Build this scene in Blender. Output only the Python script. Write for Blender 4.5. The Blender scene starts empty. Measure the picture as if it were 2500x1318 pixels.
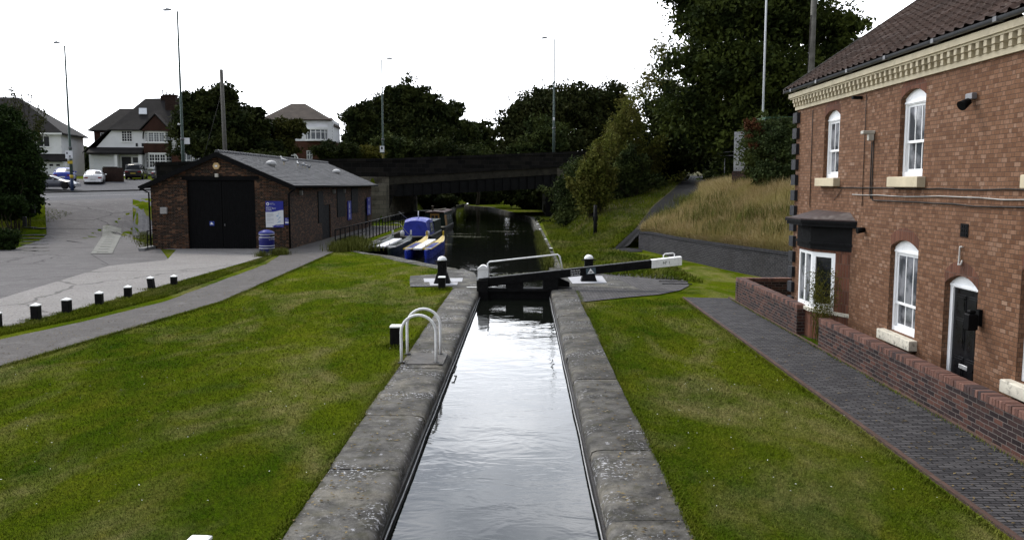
import bpy, math, random
import numpy as np
from mathutils import Vector, Matrix
from mathutils.geometry import tessellate_polygon
R = math.radians
scn = bpy.context.scene
COL = scn.collection

# ------------------------------------------------------------------ camera
CAM_H = 3.6
PITCH = math.atan(212/2050); YAW = math.atan(31/2050)
cd = bpy.data.cameras.new('camera'); cam = bpy.data.objects.new('camera', cd); COL.objects.link(cam)
cam.location = (0, 0, CAM_H); cam.rotation_euler = (R(90)-PITCH, 0, YAW)
cd.sensor_width = 36; cd.lens = 36*2050/2500; cd.clip_start = .1; cd.clip_end = 3000
scn.camera = cam

# ------------------------------------------------------------------ sky and sun
SUN_AZ, SUN_EL = R(-35), R(48)      # azimuth from +Y, towards -X: bright veil ahead and to the left
world = bpy.data.worlds.new('World'); scn.world = world; world.use_nodes = True
wt = world.node_tree; wt.nodes.clear()
def WN(t, **k):
    n = wt.nodes.new(t)
    for a, v in k.items(): setattr(n, a, v)
    return n
wo = WN('ShaderNodeOutputWorld'); bg = WN('ShaderNodeBackground'); bg.inputs['Strength'].default_value = .1
sky = WN('ShaderNodeTexSky', sky_type='NISHITA', sun_disc=False, sun_elevation=SUN_EL, sun_rotation=SUN_AZ)
tc = WN('ShaderNodeTexCoord')
# overcast: a cloud sheet covers the clear sky, brightest where the hidden sun is
sep = WN('ShaderNodeSeparateXYZ'); wt.links.new(tc.outputs['Generated'], sep.inputs[0])
zc = WN('ShaderNodeMath', operation='MAXIMUM'); wt.links.new(sep.outputs['Z'], zc.inputs[0]); zc.inputs[1].default_value = .0
za = WN('ShaderNodeMath', operation='ADD'); wt.links.new(zc.outputs[0], za.inputs[0]); za.inputs[1].default_value = .16
dv = WN('ShaderNodeVectorMath', operation='DIVIDE'); wt.links.new(tc.outputs['Generated'], dv.inputs[0])
cb = WN('ShaderNodeCombineXYZ')
for i in range(3): wt.links.new(za.outputs[0], cb.inputs[i])
wt.links.new(cb.outputs[0], dv.inputs[1])
cn = WN('ShaderNodeTexNoise'); cn.inputs['Scale'].default_value = 1.7; cn.inputs['Detail'].default_value = 6; cn.inputs['Roughness'].default_value = .55
wt.links.new(dv.outputs[0], cn.inputs['Vector'])
cr = WN('ShaderNodeMapRange'); cr.inputs['From Min'].default_value = .36; cr.inputs['From Max'].default_value = .66
cr.inputs['To Min'].default_value = .20; cr.inputs['To Max'].default_value = 1.15
wt.links.new(cn.outputs['Fac'], cr.inputs['Value'])
sd = WN('ShaderNodeVectorMath', operation='DOT_PRODUCT'); wt.links.new(tc.outputs['Generated'], sd.inputs[0])
sd.inputs[1].default_value = (math.sin(SUN_AZ)*math.cos(R(20)), math.cos(SUN_AZ)*math.cos(R(20)), math.sin(R(20)))
sr = WN('ShaderNodeMapRange', interpolation_type='SMOOTHSTEP'); wt.links.new(sd.outputs['Value'], sr.inputs['Value'])
sr.inputs['From Min'].default_value = -.35; sr.inputs['From Max'].default_value = .95
sr.inputs['To Min'].default_value = 5.8; sr.inputs['To Max'].default_value = 26.0
# low sky is an even bright veil, cloud texture grows with height
lowf = WN('ShaderNodeMapRange', interpolation_type='SMOOTHSTEP'); wt.links.new(sep.outputs['Z'], lowf.inputs['Value'])
lowf.inputs['From Min'].default_value = .16; lowf.inputs['From Max'].default_value = .36
lmix = WN('ShaderNodeMix', data_type='FLOAT'); lmix.inputs[2].default_value = 1.0
wt.links.new(lowf.outputs[0], lmix.inputs[0]); wt.links.new(cr.outputs[0], lmix.inputs[3])
cm = WN('ShaderNodeMath', operation='MULTIPLY'); wt.links.new(lmix.outputs[0], cm.inputs[0]); wt.links.new(sr.outputs[0], cm.inputs[1])
tint = WN('ShaderNodeMix', data_type='RGBA'); tint.inputs[6].default_value = (.80, .92, 1.12, 1); tint.inputs[7].default_value = (.955, .98, 1.03, 1); wt.links.new(lmix.outputs[0], tint.inputs[0])
cc = WN('ShaderNodeVectorMath', operation='SCALE'); wt.links.new(tint.outputs[2], cc.inputs[0]); wt.links.new(cm.outputs[0], cc.inputs['Scale'])
mx = WN('ShaderNodeMix', data_type='RGBA'); mx.inputs[0].default_value = .93
wt.links.new(sky.outputs[0], mx.inputs[6]); wt.links.new(cc.outputs[0], mx.inputs[7])
wt.links.new(mx.outputs[2], bg.inputs['Color']); wt.links.new(bg.outputs[0], wo.inputs['Surface'])
sl = bpy.data.lights.new('sun', 'SUN'); sl.energy = 1.5; sl.angle = R(12); sl.color = (1, .93, .82)
sun = bpy.data.objects.new('sun', sl); COL.objects.link(sun)
sun.rotation_euler = Vector((-math.sin(SUN_AZ)*math.cos(SUN_EL), -math.cos(SUN_AZ)*math.cos(SUN_EL), -math.sin(SUN_EL))).to_track_quat('-Z', 'Y').to_euler()
scn.view_settings.view_transform = 'Standard'; scn.view_settings.look = 'None'
scn.view_settings.exposure = .68; scn.view_settings.gamma = 1
scn.cycles.max_bounces = 5; scn.cycles.diffuse_bounces = 2; scn.cycles.glossy_bounces = 4
scn.cycles.use_denoising = True; scn.cycles.caustics_reflective = False; scn.cycles.caustics_refractive = False

# ------------------------------------------------------------------ measuring: a point of the photograph to a point of the place
CM = cam.rotation_euler.to_matrix()
def ray(px, py): return CM @ Vector(((px-1250)/2050, -(py-659)/2050, -1))
def at(px, py, z=0.):
    d = ray(px, py); t = (z-CAM_H)/d.z; return Vector((d.x*t, d.y*t, z))
def atY(px, py, Y):
    d = ray(px, py); t = Y/d.y; return Vector((d.x*t, Y, CAM_H+d.z*t))

# ------------------------------------------------------------------ mesh builder
class MB:
    def __init__(s, T=None): s.v = []; s.f = []; s.mi = []; s.T = T; s.sm = []; s.cur = 0
    def add(s, vs, fs, smooth=False):
        b = len(s.v)
        for p in vs:
            p = Vector(p); s.v.append(s.T @ p if s.T else p)
        for f in fs: s.f.append([b+i for i in f]); s.mi.append(s.cur); s.sm.append(smooth)
        return s
    def box(s, x0, x1, y0, y1, z0, z1):
        return s.add([(x0,y0,z0),(x1,y0,z0),(x1,y1,z0),(x0,y1,z0),(x0,y0,z1),(x1,y0,z1),(x1,y1,z1),(x0,y1,z1)],
              [(3,2,1,0),(4,5,6,7),(0,1,5,4),(1,2,6,5),(2,3,7,6),(3,0,4,7)])
    def cbox(s, c, sx, sy, sz, rz=0, bev=0.):
        """box on centre c (z is its base), turned by rz, upper and lower edges chamfered by bev"""
        ca, sa = math.cos(rz), math.sin(rz)
        rows = [(sx/2, sy/2, 0)] if not bev else [(sx/2-bev, sy/2-bev, 0), (sx/2, sy/2, bev)]
        rows += [(sx/2, sy/2, sz)] if not bev else [(sx/2, sy/2, sz-bev), (sx/2-bev, sy/2-bev, sz)]
        vs = []
        for hx, hy, z in rows:
            for x, y in ((-hx,-hy),(hx,-hy),(hx,hy),(-hx,hy)): vs.append((c[0]+x*ca-y*sa, c[1]+x*sa+y*ca, c[2]+z))
        fs = [(3,2,1,0)]; n = len(rows)
        for k in range(n-1):
            for i in range(4): j = (i+1) % 4; fs.append((k*4+i, k*4+j, k*4+4+j, k*4+4+i))
        fs.append(tuple((n-1)*4+i for i in range(4)))
        return s.add(vs, fs)
    def tube(s, pts, r, n=8, cap=True, smooth=True):
        pts = [Vector(p) for p in pts]; m = len(pts)
        rs = r if isinstance(r, (list, tuple)) else [r]*m
        vs = []; up = Vector((0,0,1))
        d0 = (pts[1]-pts[0]).normalized()
        a = d0.cross(up) if abs(d0.z) < .95 else d0.cross(Vector((1,0,0)))
        a.normalize()
        for i, p in enumerate(pts):
            d = (pts[min(i+1,m-1)]-pts[max(i-1,0)]).normalized()
            a = (a - d*a.dot(d)).normalized(); b = d.cross(a)
            for k in range(n):
                t = 2*math.pi*k/n; vs.append(p + (a*math.cos(t)+b*math.sin(t))*rs[i])
        fs = []
        for i in range(m-1):
            for k in range(n):
                j = (k+1) % n; fs.append((i*n+k, i*n+j, (i+1)*n+j, (i+1)*n+k))
        s.add(vs, fs, smooth)
        if cap: s.add(vs[:n], [tuple(reversed(range(n)))]); s.add(vs[-n:], [tuple(range(n))])
        return s
    def lathe(s, c, prof, n=16, smooth=True):
        vs = []; fs = []
        for r, z in prof:
            for k in range(n):
                t = 2*math.pi*k/n; vs.append((c[0]+r*math.cos(t), c[1]+r*math.sin(t), c[2]+z))
        for i in range(len(prof)-1):
            for k in range(n):
                j = (k+1) % n; fs.append((i*n+k, i*n+j, (i+1)*n+j, (i+1)*n+k))
        s.add(vs, fs, smooth)
        s.add(vs[:n], [tuple(reversed(range(n)))]); s.add(vs[-n:], [tuple(range(n))])
        return s
    def prism(s, poly, a, b, axis='y'):
        """2-D outline pushed from a to b along the axis; outline is (x,z) for y, (y,z) for x, (x,y) for z"""
        def P(q, w): return (q[0], w, q[1]) if axis == 'y' else (w, q[0], q[1]) if axis == 'x' else (q[0], q[1], w)
        n = len(poly); tri = tessellate_polygon([[Vector((q[0], q[1], 0)) for q in poly]])
        vs = [P(q, a) for q in poly]+[P(q, b) for q in poly]
        fs = [tuple(t) for t in tri]+[tuple(n+i for i in reversed(t)) for t in tri]
        fs += [(i, (i+1) % n, n+(i+1) % n, n+i) for i in range(n)]
        return s.add(vs, fs)
    def grid(s, rows, smooth=False, flip=False):
        m = len(rows[0]); vs = [p for r in rows for p in r]; fs = []
        for i in range(len(rows)-1):
            for j in range(m-1):
                f = (i*m+j, i*m+j+1, (i+1)*m+j+1, (i+1)*m+j); fs.append(f[::-1] if flip else f)
        return s.add(vs, fs, smooth)
    def holed(s, outline, holes, y=0., depth=0., back=None):
        """wall face in the x-z plane at y with openings; depth runs their reveals inwards (+y)"""
        loops = [[Vector((q[0], q[1], 0)) for q in outline]]+[[Vector((q[0], q[1], 0)) for q in h] for h in holes]
        flat = [q for l in loops for q in l]
        s.add([(q.x, y, q.y) for q in flat], [tuple(t) for t in tessellate_polygon(loops)])
        if depth:
            for h in holes:
                n = len(h)
                s.add([(q[0], y, q[1]) for q in h]+[(q[0], y+depth, q[1]) for q in h], [(i, (i+1) % n, n+(i+1) % n, n+i) for i in range(n)])
        return s
    def build(s, name, mat, parent=None, bevel=0., normals=True):
        me = bpy.data.meshes.new(name)
        off = parent.location if parent is not None and not parent.get('_local') else Vector((0,0,0))
        if parent is not None and parent.parent is not None: off = off + parent.parent.location
        o = bpy.data.objects.new(name, me); COL.objects.link(o)
        if parent is None:
            xs = np.array([tuple(p) for p in s.v]); c = (xs.min(0)+xs.max(0))/2; c[2] = xs[:,2].min(); off = Vector(c); o.location = off
        else: o.parent = parent
        me.from_pydata([p-off for p in s.v], [], s.f)
        for m in (mat if isinstance(mat, (list, tuple)) else [mat]): me.materials.append(m)
        me.polygons.foreach_set('material_index', s.mi); me.polygons.foreach_set('use_smooth', s.sm)
        if normals:
            import bmesh
            bm = bmesh.new(); bm.from_mesh(me); bmesh.ops.remove_doubles(bm, verts=bm.verts, dist=1e-5)
            bmesh.ops.recalc_face_normals(bm, faces=bm.faces); bm.to_mesh(me); bm.free()
        me.update()
        if bevel:
            md = o.modifiers.new('bevel', 'BEVEL'); md.width = bevel; md.segments = 2; md.limit_method = 'ANGLE'; md.angle_limit = R(40)
        return o
def raw(name, verts, faces_n, nv, mat, parent=None, smooth=False):
    """fast mesh from numpy: every face has nv corners, verts already in face order"""
    me = bpy.data.meshes.new(name); N = len(verts)
    off = np.zeros(3)
    if parent is not None:
        off = np.array(parent.location)
        if parent.parent is not None: off = off+np.array(parent.parent.location)
    me.vertices.add(N); me.vertices.foreach_set('co', (verts-off).astype(np.float32).ravel())
    me.loops.add(N); me.loops.foreach_set('vertex_index', np.arange(N, dtype=np.int32))
    me.polygons.add(faces_n); me.polygons.foreach_set('loop_start', np.arange(faces_n, dtype=np.int32)*nv)
    me.polygons.foreach_set('loop_total', np.full(faces_n, nv, dtype=np.int32))
    me.update(calc_edges=True); me.materials.append(mat)
    o = bpy.data.objects.new(name, me); COL.objects.link(o)
    if parent is not None: o.parent = parent
    return o

def tag(o, label=None, cat=None, group=None, kind=None):
    if label: o['label'] = label
    if cat: o['category'] = cat
    if group: o['group'] = group
    if kind: o['kind'] = kind
    return o
def thing(name, label, cat, loc=(0,0,0), group=None, rz=0):
    o = bpy.data.objects.new(name, None); COL.objects.link(o); o.empty_display_size = .2
    o.location = loc; tag(o, label, cat, group)
    return o
def tree_copy(o, parent=None):
    c = o.copy(); COL.objects.link(c)
    if parent is not None: c.parent = parent
    for ch in list(o.children): tree_copy(ch, c)
    return c
def place(o, loc, rz=0):
    o.location = loc; o.rotation_euler = (0, 0, rz); return o
def textobj(name, body, size, mat, parent, M4, align='LEFT', ext=.002):
    """lettering as a mesh: M4 maps (x right, y up, z out) to the parent's frame"""
    cu = bpy.data.curves.new(name, 'FONT'); cu.body = body; cu.size = size; cu.align_x = align; cu.extrude = ext; cu.resolution_u = 3
    t = bpy.data.objects.new(name+'_tmp', cu); COL.objects.link(t)
    dg = bpy.context.evaluated_depsgraph_get(); me = bpy.data.meshes.new_from_object(t.evaluated_get(dg))
    bpy.data.objects.remove(t); me.materials.clear(); me.materials.append(mat); me.transform(M4)
    o = bpy.data.objects.new(name, me); COL.objects.link(o); o.parent = parent
    return o

# ------------------------------------------------------------------ materials
class NT:
    def __init__(s, name):
        s.m = bpy.data.materials.new(name); s.m.use_nodes = True; s.t = s.m.node_tree; s.t.nodes.clear()
        s.out = s.n('ShaderNodeOutputMaterial'); s.b = s.n('ShaderNodeBsdfPrincipled'); s.l(s.b.outputs[0], s.out.inputs[0])
    def n(s, t, **k):
        x = s.t.nodes.new(t)
        for a, v in k.items(): setattr(x, a, v)
        return x
    def l(s, a, b): s.t.links.new(a, b)
    def put(s, v, inp):
        if hasattr(v, 'is_output'): s.l(v, inp)
        else: inp.default_value = v
    def math(s, op, a, b=0., c=0., clamp=False):
        x = s.n('ShaderNodeMath', operation=op, use_clamp=clamp)
        s.put(a, x.inputs[0]); s.put(b, x.inputs[1]); s.put(c, x.inputs[2]); return x.outputs[0]
    def mix(s, f, a, b):
        x = s.n('ShaderNodeMix', data_type='RGBA'); s.put(f, x.inputs[0])
        for v, i in ((a, 6), (b, 7)): s.put(v if hasattr(v, 'is_output') else tuple(v)+(1,) if len(v) == 3 else v, x.inputs[i])
        return x.outputs[2]
    def noise(s, scale, detail=4, rough=.55, vec=None, dist=0., out='Fac'):
        x = s.n('ShaderNodeTexNoise'); x.inputs['Scale'].default_value = scale; x.inputs['Detail'].default_value = detail
        x.inputs['Roughness'].default_value = rough; x.inputs['Distortion'].default_value = dist
        if vec is not None: s.l(vec, x.inputs['Vector'])
        return x.outputs[out]
    def rng(s, v, a, b, c=0., d=1., smooth=False):
        x = s.n('ShaderNodeMapRange'); x.interpolation_type = 'SMOOTHSTEP' if smooth else 'LINEAR'
        s.put(v, x.inputs['Value'])
        for k, q in zip(('From Min','From Max','To Min','To Max'), (a,b,c,d)): x.inputs[k].default_value = q
        return x.outputs[0]
    def pos(s):
        if not hasattr(s, '_p'): s._p = s.n('ShaderNodeNewGeometry')
        return s._p.outputs['Position']
    def geo(s, k): s.pos(); return s._p.outputs[k]
    def obj(s):
        if not hasattr(s, '_o'): s._o = s.n('ShaderNodeTexCoord')
        return s._o.outputs['Object']
    def ramp(s, v, stops):
        x = s.n('ShaderNodeValToRGB'); e = x.color_ramp.elements
        while len(e) < len(stops): e.new(.5)
        for q, (p, c) in zip(e, stops): q.position = p; q.color = tuple(c)+(1,)
        s.l(v, x.inputs[0]); return x.outputs[0]
    def bump(s, h, strength=.3, dist=.02):
        x = s.n('ShaderNodeBump'); x.inputs['Strength'].default_value = strength; x.inputs['Distance'].default_value = dist
        s.l(h, x.inputs['Height']); s.l(x.outputs[0], s.b.inputs['Normal']); return x
    def fin(s, col, rough=.7, metal=0., spec=.5):
        s.put(col if hasattr(col, 'is_output') else tuple(col)+(1,), s.b.inputs['Base Color'])
        s.put(rough, s.b.inputs['Roughness']); s.b.inputs['Metallic'].default_value = metal
        s.b.inputs['Specular IOR Level'].default_value = spec; return s.m
def sc(c, k): return tuple(x*k for x in c)
def plain(name, col, rough=.6, metal=0., var=.25, scale=4., bump=0., bscale=60., spec=.2, dirt=None, dfac=.5):
    t = NT(name); p = t.obj()
    c = t.mix(t.rng(t.noise(scale, 5, .6, p), .3, .7), sc(col, 1-var), sc(col, 1+var*.7))
    if dirt: c = t.mix(t.rng(t.noise(scale*2.3, 6, .7, p), .52, .68, 0, dfac), c, dirt)
    if bump: t.bump(t.noise(bscale, 4, .6, p), bump, .01)
    return t.fin(c, t.rng(t.noise(scale*1.7, 3, .5, p), .3, .7, max(rough-.08, .02), min(rough+.1, 1)), metal, spec)
def uvwall(t):
    """u along a wall, v up it (or x, y on level faces), from place and facing"""
    sp = t.n('ShaderNodeSeparateXYZ'); t.l(t.pos(), sp.inputs[0])
    sn = t.n('ShaderNodeSeparateXYZ'); t.l(t.geo('True Normal'), sn.inputs[0])
    u = t.math('SUBTRACT', t.math('MULTIPLY', sn.outputs[0], sp.outputs[1]), t.math('MULTIPLY', sn.outputs[1], sp.outputs[0]))
    lev = t.math('GREATER_THAN', t.math('ABSOLUTE', sn.outputs[2]), .75)
    def sel(a, b): return t.math('ADD', t.math('MULTIPLY', a, t.math('SUBTRACT', 1., lev)), t.math('MULTIPLY', b, lev))
    return sel(u, sp.outputs[0]), sel(sp.outputs[2], sp.outputs[1])
def brick(name, stops, mortar, bw=.225, bh=.075, gap=.01, flemish=False, rough=.85, wob=.004, bump=.5, stain=None, sf=.5, uv=None, offs=.5, msoft=.004):
    t = NT(name); u, v = uvwall(t) if uv is None else uv(t)
    wn = t.noise(6., 2, .5, t.pos(), out='Color'); ws = t.n('ShaderNodeSeparateColor'); t.l(wn, ws.inputs[0])
    u = t.math('ADD', u, t.math('MULTIPLY', t.math('SUBTRACT', ws.outputs[0], .5), wob*4)); v = t.math('ADD', v, t.math('MULTIPLY', t.math('SUBTRACT', ws.outputs[1], .5), wob*3))
    vr = t.math('DIVIDE', v, bh); row = t.math('FLOOR', vr); fv = t.math('MULTIPLY', t.math('SUBTRACT', vr, row), bh)
    odd = t.math('FLOORED_MODULO', row, 2.); per = bw*1.5 if flemish else bw
    p = t.math('DIVIDE', t.math('ADD', u, t.math('MULTIPLY', odd, bw*.75 if flemish else bw*offs)), per)
    k = t.math('FLOOR', p); f = t.math('MULTIPLY', t.math('SUBTRACT', p, k), per)
    if flemish:
        hd = t.math('GREATER_THAN', f, bw); loc = t.math('SUBTRACT', f, t.math('MULTIPLY', hd, bw))
        wid = t.math('SUBTRACT', bw, t.math('MULTIPLY', hd, bw*.5)); idn = t.math('ADD', t.math('MULTIPLY', k, 2.), hd)
    else: loc, wid, idn = f, bw, k
    d = t.math('MINIMUM', t.math('MINIMUM', loc, t.math('SUBTRACT', wid, loc)), t.math('MINIMUM', fv, t.math('SUBTRACT', bh, fv)))
    face = t.rng(d, gap/2-msoft/2, gap/2+msoft, 0, 1, True)
    cv = t.n('ShaderNodeCombineXYZ'); t.l(idn, cv.inputs[0]); t.l(row, cv.inputs[1])
    wnz = t.n('ShaderNodeTexWhiteNoise', noise_dimensions='2D'); t.l(cv.outputs[0], wnz.inputs['Vector'])
    tone = t.math('ADD', t.math('MULTIPLY', wnz.outputs['Value'], .8), t.math('MULTIPLY', t.noise(.55, 4, .6, t.pos()), .25))
    c = t.ramp(tone, stops)
    c = t.mix(t.rng(t.noise(38, 4, .65, t.pos()), .3, .75, 0, .45), c, sc(stops[0][1], .7))
    c = t.mix(face, mortar, c)
    if stain: c = t.mix(t.rng(t.noise(.9, 6, .65, t.pos()), .5, .72, 0, sf), c, stain)
    h = t.math('ADD', t.math('MULTIPLY', face, .8), t.math('ADD', t.math('MULTIPLY', wnz.outputs['Value'], .25), t.math('MULTIPLY', t.noise(70, 4, .6, t.pos()), .3)))
    t.bump(h, bump, .012)
    return t.fin(c, rough, 0, .12)
def leafmat(name, a, b, c=None, rough=.55, trans=0.):
    t = NT(name); r = t.geo('Random Per Island')
    col = t.mix(r, a, b)
    if c: col = t.mix(t.rng(t.noise(.55, 3, .5, t.pos()), .42, .62), col, c)
    m = t.fin(col, max(rough, .8), 0, .04)
    if trans:
        tr = t.n('ShaderNodeBsdfTranslucent'); t.l(col, tr.inputs[0]); ms = t.n('ShaderNodeMixShader'); ms.inputs[0].default_value = trans
        t.l(t.b.outputs[0], ms.inputs[1]); t.l(tr.outputs[0], ms.inputs[2]); t.l(ms.outputs[0], t.out.inputs[0])
    return m
# ------------------------------------------------------------------ materials of the place
def lawnmat(name, blade=False):
    t = NT(name); p = t.pos()
    mp = t.n('ShaderNodeMapping'); mp.inputs['Scale'].default_value = (1, .55, 1); t.l(p, mp.inputs[0]); q = mp.outputs[0]
    big = t.noise(.34, 5, .62, q, .6); mid = t.noise(1.5, 5, .65, q, .3); fine = t.noise(26, 4, .7, p)
    c = t.mix(t.rng(big, .36, .6), (.036, .076, .002), (.118, .150, .006))
    c = t.mix(t.rng(mid, .48, .72, 0, .65), c, (.16, .15, .016))
    st = t.math('MULTIPLY', t.rng(t.noise(.42, 4, .6, q, .9), .47, .68), t.rng(mid, .30, .58))
    c = t.mix(t.math('MULTIPLY', st, .7), c, (.31, .255, .125))
    if blade:
        c = t.mix(t.geo('Random Per Island'), t.mix(.5, c, (.02, .045, .004)), t.mix(.28, c, (.22, .21, .05)))
    else:
        c = t.mix(t.rng(fine, .38, .66), t.mix(.6, c, (.012, .024, .004)), c)
        t.bump(t.math('ADD', fine, t.noise(70, 3, .7, p)), .9, .03)
    return t.fin(c, .9, 0, .0)
M_lawn = lawnmat('lawn_turf'); M_blade = lawnmat('grass_blade', True)
def pathmat(name, col, scale=55., streak=0., blot=.35, light=(.3,.29,.28), lf=.25, crack=0.):
    t = NT(name); p = t.pos()
    c = t.mix(t.rng(t.noise(scale, 5, .75, p), .32, .68), sc(col, .5), sc(col, 1.45))
    c = t.mix(t.rng(t.noise(.5, 6, .65, p), .4, .65, 0, blot), c, sc(col, .55))
    c = t.mix(t.rng(t.noise(1.7, 5, .6, p), .52, .75, 0, lf), c, light)
    if streak:
        mp = t.n('ShaderNodeMapping'); mp.inputs['Scale'].default_value = (.12, 3.2, 1); t.l(p, mp.inputs[0])
        c = t.mix(t.rng(t.noise(1.6, 5, .7, mp.outputs[0]), .45, .7, 0, streak), c, sc(col, .55))
    c = t.mix(t.rng(t.noise(5.5, 5, .75, p), .38, .66, 0, .5), c, sc(col, .62))
    if crack:
        vo = t.n('ShaderNodeTexVoronoi', feature='DISTANCE_TO_EDGE'); vo.inputs['Scale'].default_value = crack
        wv = t.n('ShaderNodeVectorMath', operation='ADD'); t.l(p, wv.inputs[0]); t.l(t.noise(.9, 4, .6, p, out='Color'), wv.inputs[1]); t.l(wv.outputs[0], vo.inputs['Vector'])
        c = t.mix(t.rng(vo.outputs['Distance'], .004, .010, .75, 0), c, sc(col, .3))
    t.bump(t.noise(scale*1.3, 4, .7, p), .5, .01)
    return t.fin(c, .9, 0, .1)
M_gravel = pathmat('gravel_tarmac', (.098, .090, .086), 24., .15, .35)
M_asphalt = pathmat('worn_asphalt', (.038, .038, .042), 60., .1)
M_road = pathmat('road_asphalt', (.10, .10, .108), 30., .1)
M_drive = pathmat('brushed_concrete_grey', (.13, .122, .122), 20., .6, .45, crack=.16)
M_conc = pathmat('pale_concrete', (.235, .222, .212), 14., .35, .35, (.3,.27,.26), .4, .11)
M_darkpath = pathmat('wet_dark_tarmac', (.009, .009, .010), 50., 0., .35, (.02,.02,.02))
M_pad = plain('light_concrete', (.38, .38, .4), .8, var=.15, scale=6, bump=.2)
M_earth = pathmat('bare_earth', (.045, .036, .024), 20.)
def stonemat(name, col, lich=.8, moss=.6):
    t = NT(name); p = t.pos(); r = t.geo('Random Per Island')
    c = t.mix(r, sc(col, .6), sc(col, 1.35))
    c = t.mix(t.rng(t.noise(2.2, 6, .7, p), .40, .60, 0, .9), c, sc(col, .3)); c = t.mix(t.rng(t.noise(1.2, 6, .7, p), .5, .66, 0, .7), c, (col[0]*2.1, col[1]*2.0, col[2]*1.75))
    c = t.mix(t.rng(t.noise(5., 5, .6, p), .5, .68, 0, moss), c, (.045, .043, .022))
    c = t.mix(t.rng(t.noise(45, 4, .7, p), .45, .7, 0, .4), c, sc(col, .4))
    sp = t.rng(t.noise(7.5, 7, .72, p), .615, .67, 0, lich)
    c = t.mix(sp, c, (.36, .36, .38))
    c = t.mix(t.math('MULTIPLY', t.rng(t.noise(1.1, 2, .5, p), .5, .62), t.rng(t.noise(18, 4, .7, p), .55, .62, 0, .8)), c, (.5, .5, .52))
    t.bump(t.math('ADD', t.noise(9, 6, .7, p), t.math('MULTIPLY', t.noise(60, 4, .7, p), .4)), .6, .03)
    return t.fin(c, .85, 0, .12)
M_coping = stonemat('sandstone_coping', (.095, .09, .082))
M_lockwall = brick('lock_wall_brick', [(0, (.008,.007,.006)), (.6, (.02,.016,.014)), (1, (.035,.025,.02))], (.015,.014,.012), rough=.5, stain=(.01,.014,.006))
M_bankstone = stonemat('bank_stone', (.085, .082, .07), .5, .8)
M_paver = brick('blue_brick_paver', [(0, (.026,.025,.028)), (.45, (.058,.055,.058)), (1, (.105,.10,.102))], (.008,.008,.008), .215, .075, .016, rough=.8, bump=.8, stain=(.03,.03,.034), sf=.5, wob=.006)
M_setts = brick('grey_setts', [(0, (.05,.048,.05)), (.5, (.095,.09,.092)), (1, (.15,.14,.138))], (.02,.019,.018), .215, .11, .02, rough=.85, bump=.8, stain=(.06,.058,.055), sf=.5, wob=.006)
M_redge = brick('red_edging_brick', [(0, (.07,.042,.034)), (1, (.12,.072,.056))], (.05,.045,.04), .1, .22, .008, stain=(.03,.028,.022))
M_flag = stonemat('flagstone', (.09, .087, .08), .4, .3)

def wat():
    t = NT('canal_water'); p = t.pos()
    mp = t.n('ShaderNodeMapping'); mp.inputs['Scale'].default_value = (1., 1.7, 1); t.l(p, mp.inputs[0]); q = mp.outputs[0]
    wob = t.noise(1.1, 3, .55, q, .5); rip = t.noise(6.5, 3, .6, q, .4); fin_ = t.noise(17, 2, .5, q)
    gate = t.rng(t.noise(.24, 3, .5, p), .42, .6, .12, 1.)
    h = t.math('ADD', t.math('MULTIPLY', wob, .9), t.math('MULTIPLY', gate, t.math('ADD', t.math('MULTIPLY', rip, .20), t.math('MULTIPLY', fin_, .05))))
    t.bump(h, .20, .05)
    t.b.inputs['IOR'].default_value = 1.333
    return t.fin((.0045, .0055, .004), .025, 0, .5)
M_water = wat()

# ------------------------------------------------------------------ lie of the land
def ss(a, b, x): t = np.clip((np.asarray(x, float)-a)/(b-a), 0, 1); return t*t*(3-2*t)
WATER = -.3
XL = ([-5,29,30,32.8,35.5,39.3,41.5,43,45,80,110,135,150,600], [-1.55,-1.55,-1.62,-2.1,-2.96,-5.4,-6.5,-8,-9.2,-9.2,-9.6,-11,-10,-10])
XR = ([-5,29,30,38,60,80,90,100,112,126,136,150,600], [.89,.89,.96,1.08,.9,.75,.5,-1.2,-3.2,-5.5,-9.9,-9.9,-9.9])
def xl(y): return np.interp(y, *XL)
def xr(y): return np.interp(y, *XR)
def sF(x, y): return (y-88.8-.68*x)*.827            # distance beyond the near face of the road bridge
def zroad(x): return np.interp(x, [-300,-60,-36,-30,-26,-13,3,30,300], [1.,1.6,2.2,2.4,3.0,4.35,5.2,6.4,8])
def zL(x, y):
    x = np.asarray(x, float); y = np.asarray(y, float); s = sF(x, y)
    crossL = np.interp(s, [0,15,24,42,500], [0,.75,1.75,2.75,4.]); crossR = np.interp(s, [0,14,24,42,500], [0,.15,.5,1.,2.])
    w = ss(-34, -17, x); up = zroad(x)+crossL*(1-w)+crossR*w
    st = np.interp(x, [-29,-23], [-13,-1.]); ramp = np.where(s >= 0, 1., ss(0, 1, (s-st)/(-st)))
    side = 1-ss(-14.2, -13.2, x)
    far = .0*ss(96, 104, y)*(1-side)*ss(0, 1.5, xl(y)-x)*8
    return -.02+up*ramp*side+far
def zR(x, y): return -.02+np.zeros_like(np.asarray(x, float))+.0*np.asarray(y)
rowsY = list(np.arange(1, 112, 1.))+list(np.arange(112, 160, 3.))+[165,175,190,220,260,320,420,600]
offs = list(np.arange(.3, 3, .5))+list(np.arange(3, 62, 1.))+[64,68,74,82,95,115,150,220,400]
g = MB(); rows = []
for Y in rowsY: X = xl(Y)-np.array(offs); rows.append([(a, Y, b) for a, b in zip(X, zL(X, np.full_like(X, Y)))])
g.grid(rows); rows = []
for Y in rowsY: X = xr(Y)+np.array(offs); rows.append([(a, Y, -.02) for a in X])
g.grid(rows, flip=True)
tag(g.build('ground', M_lawn), kind='structure')

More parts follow.
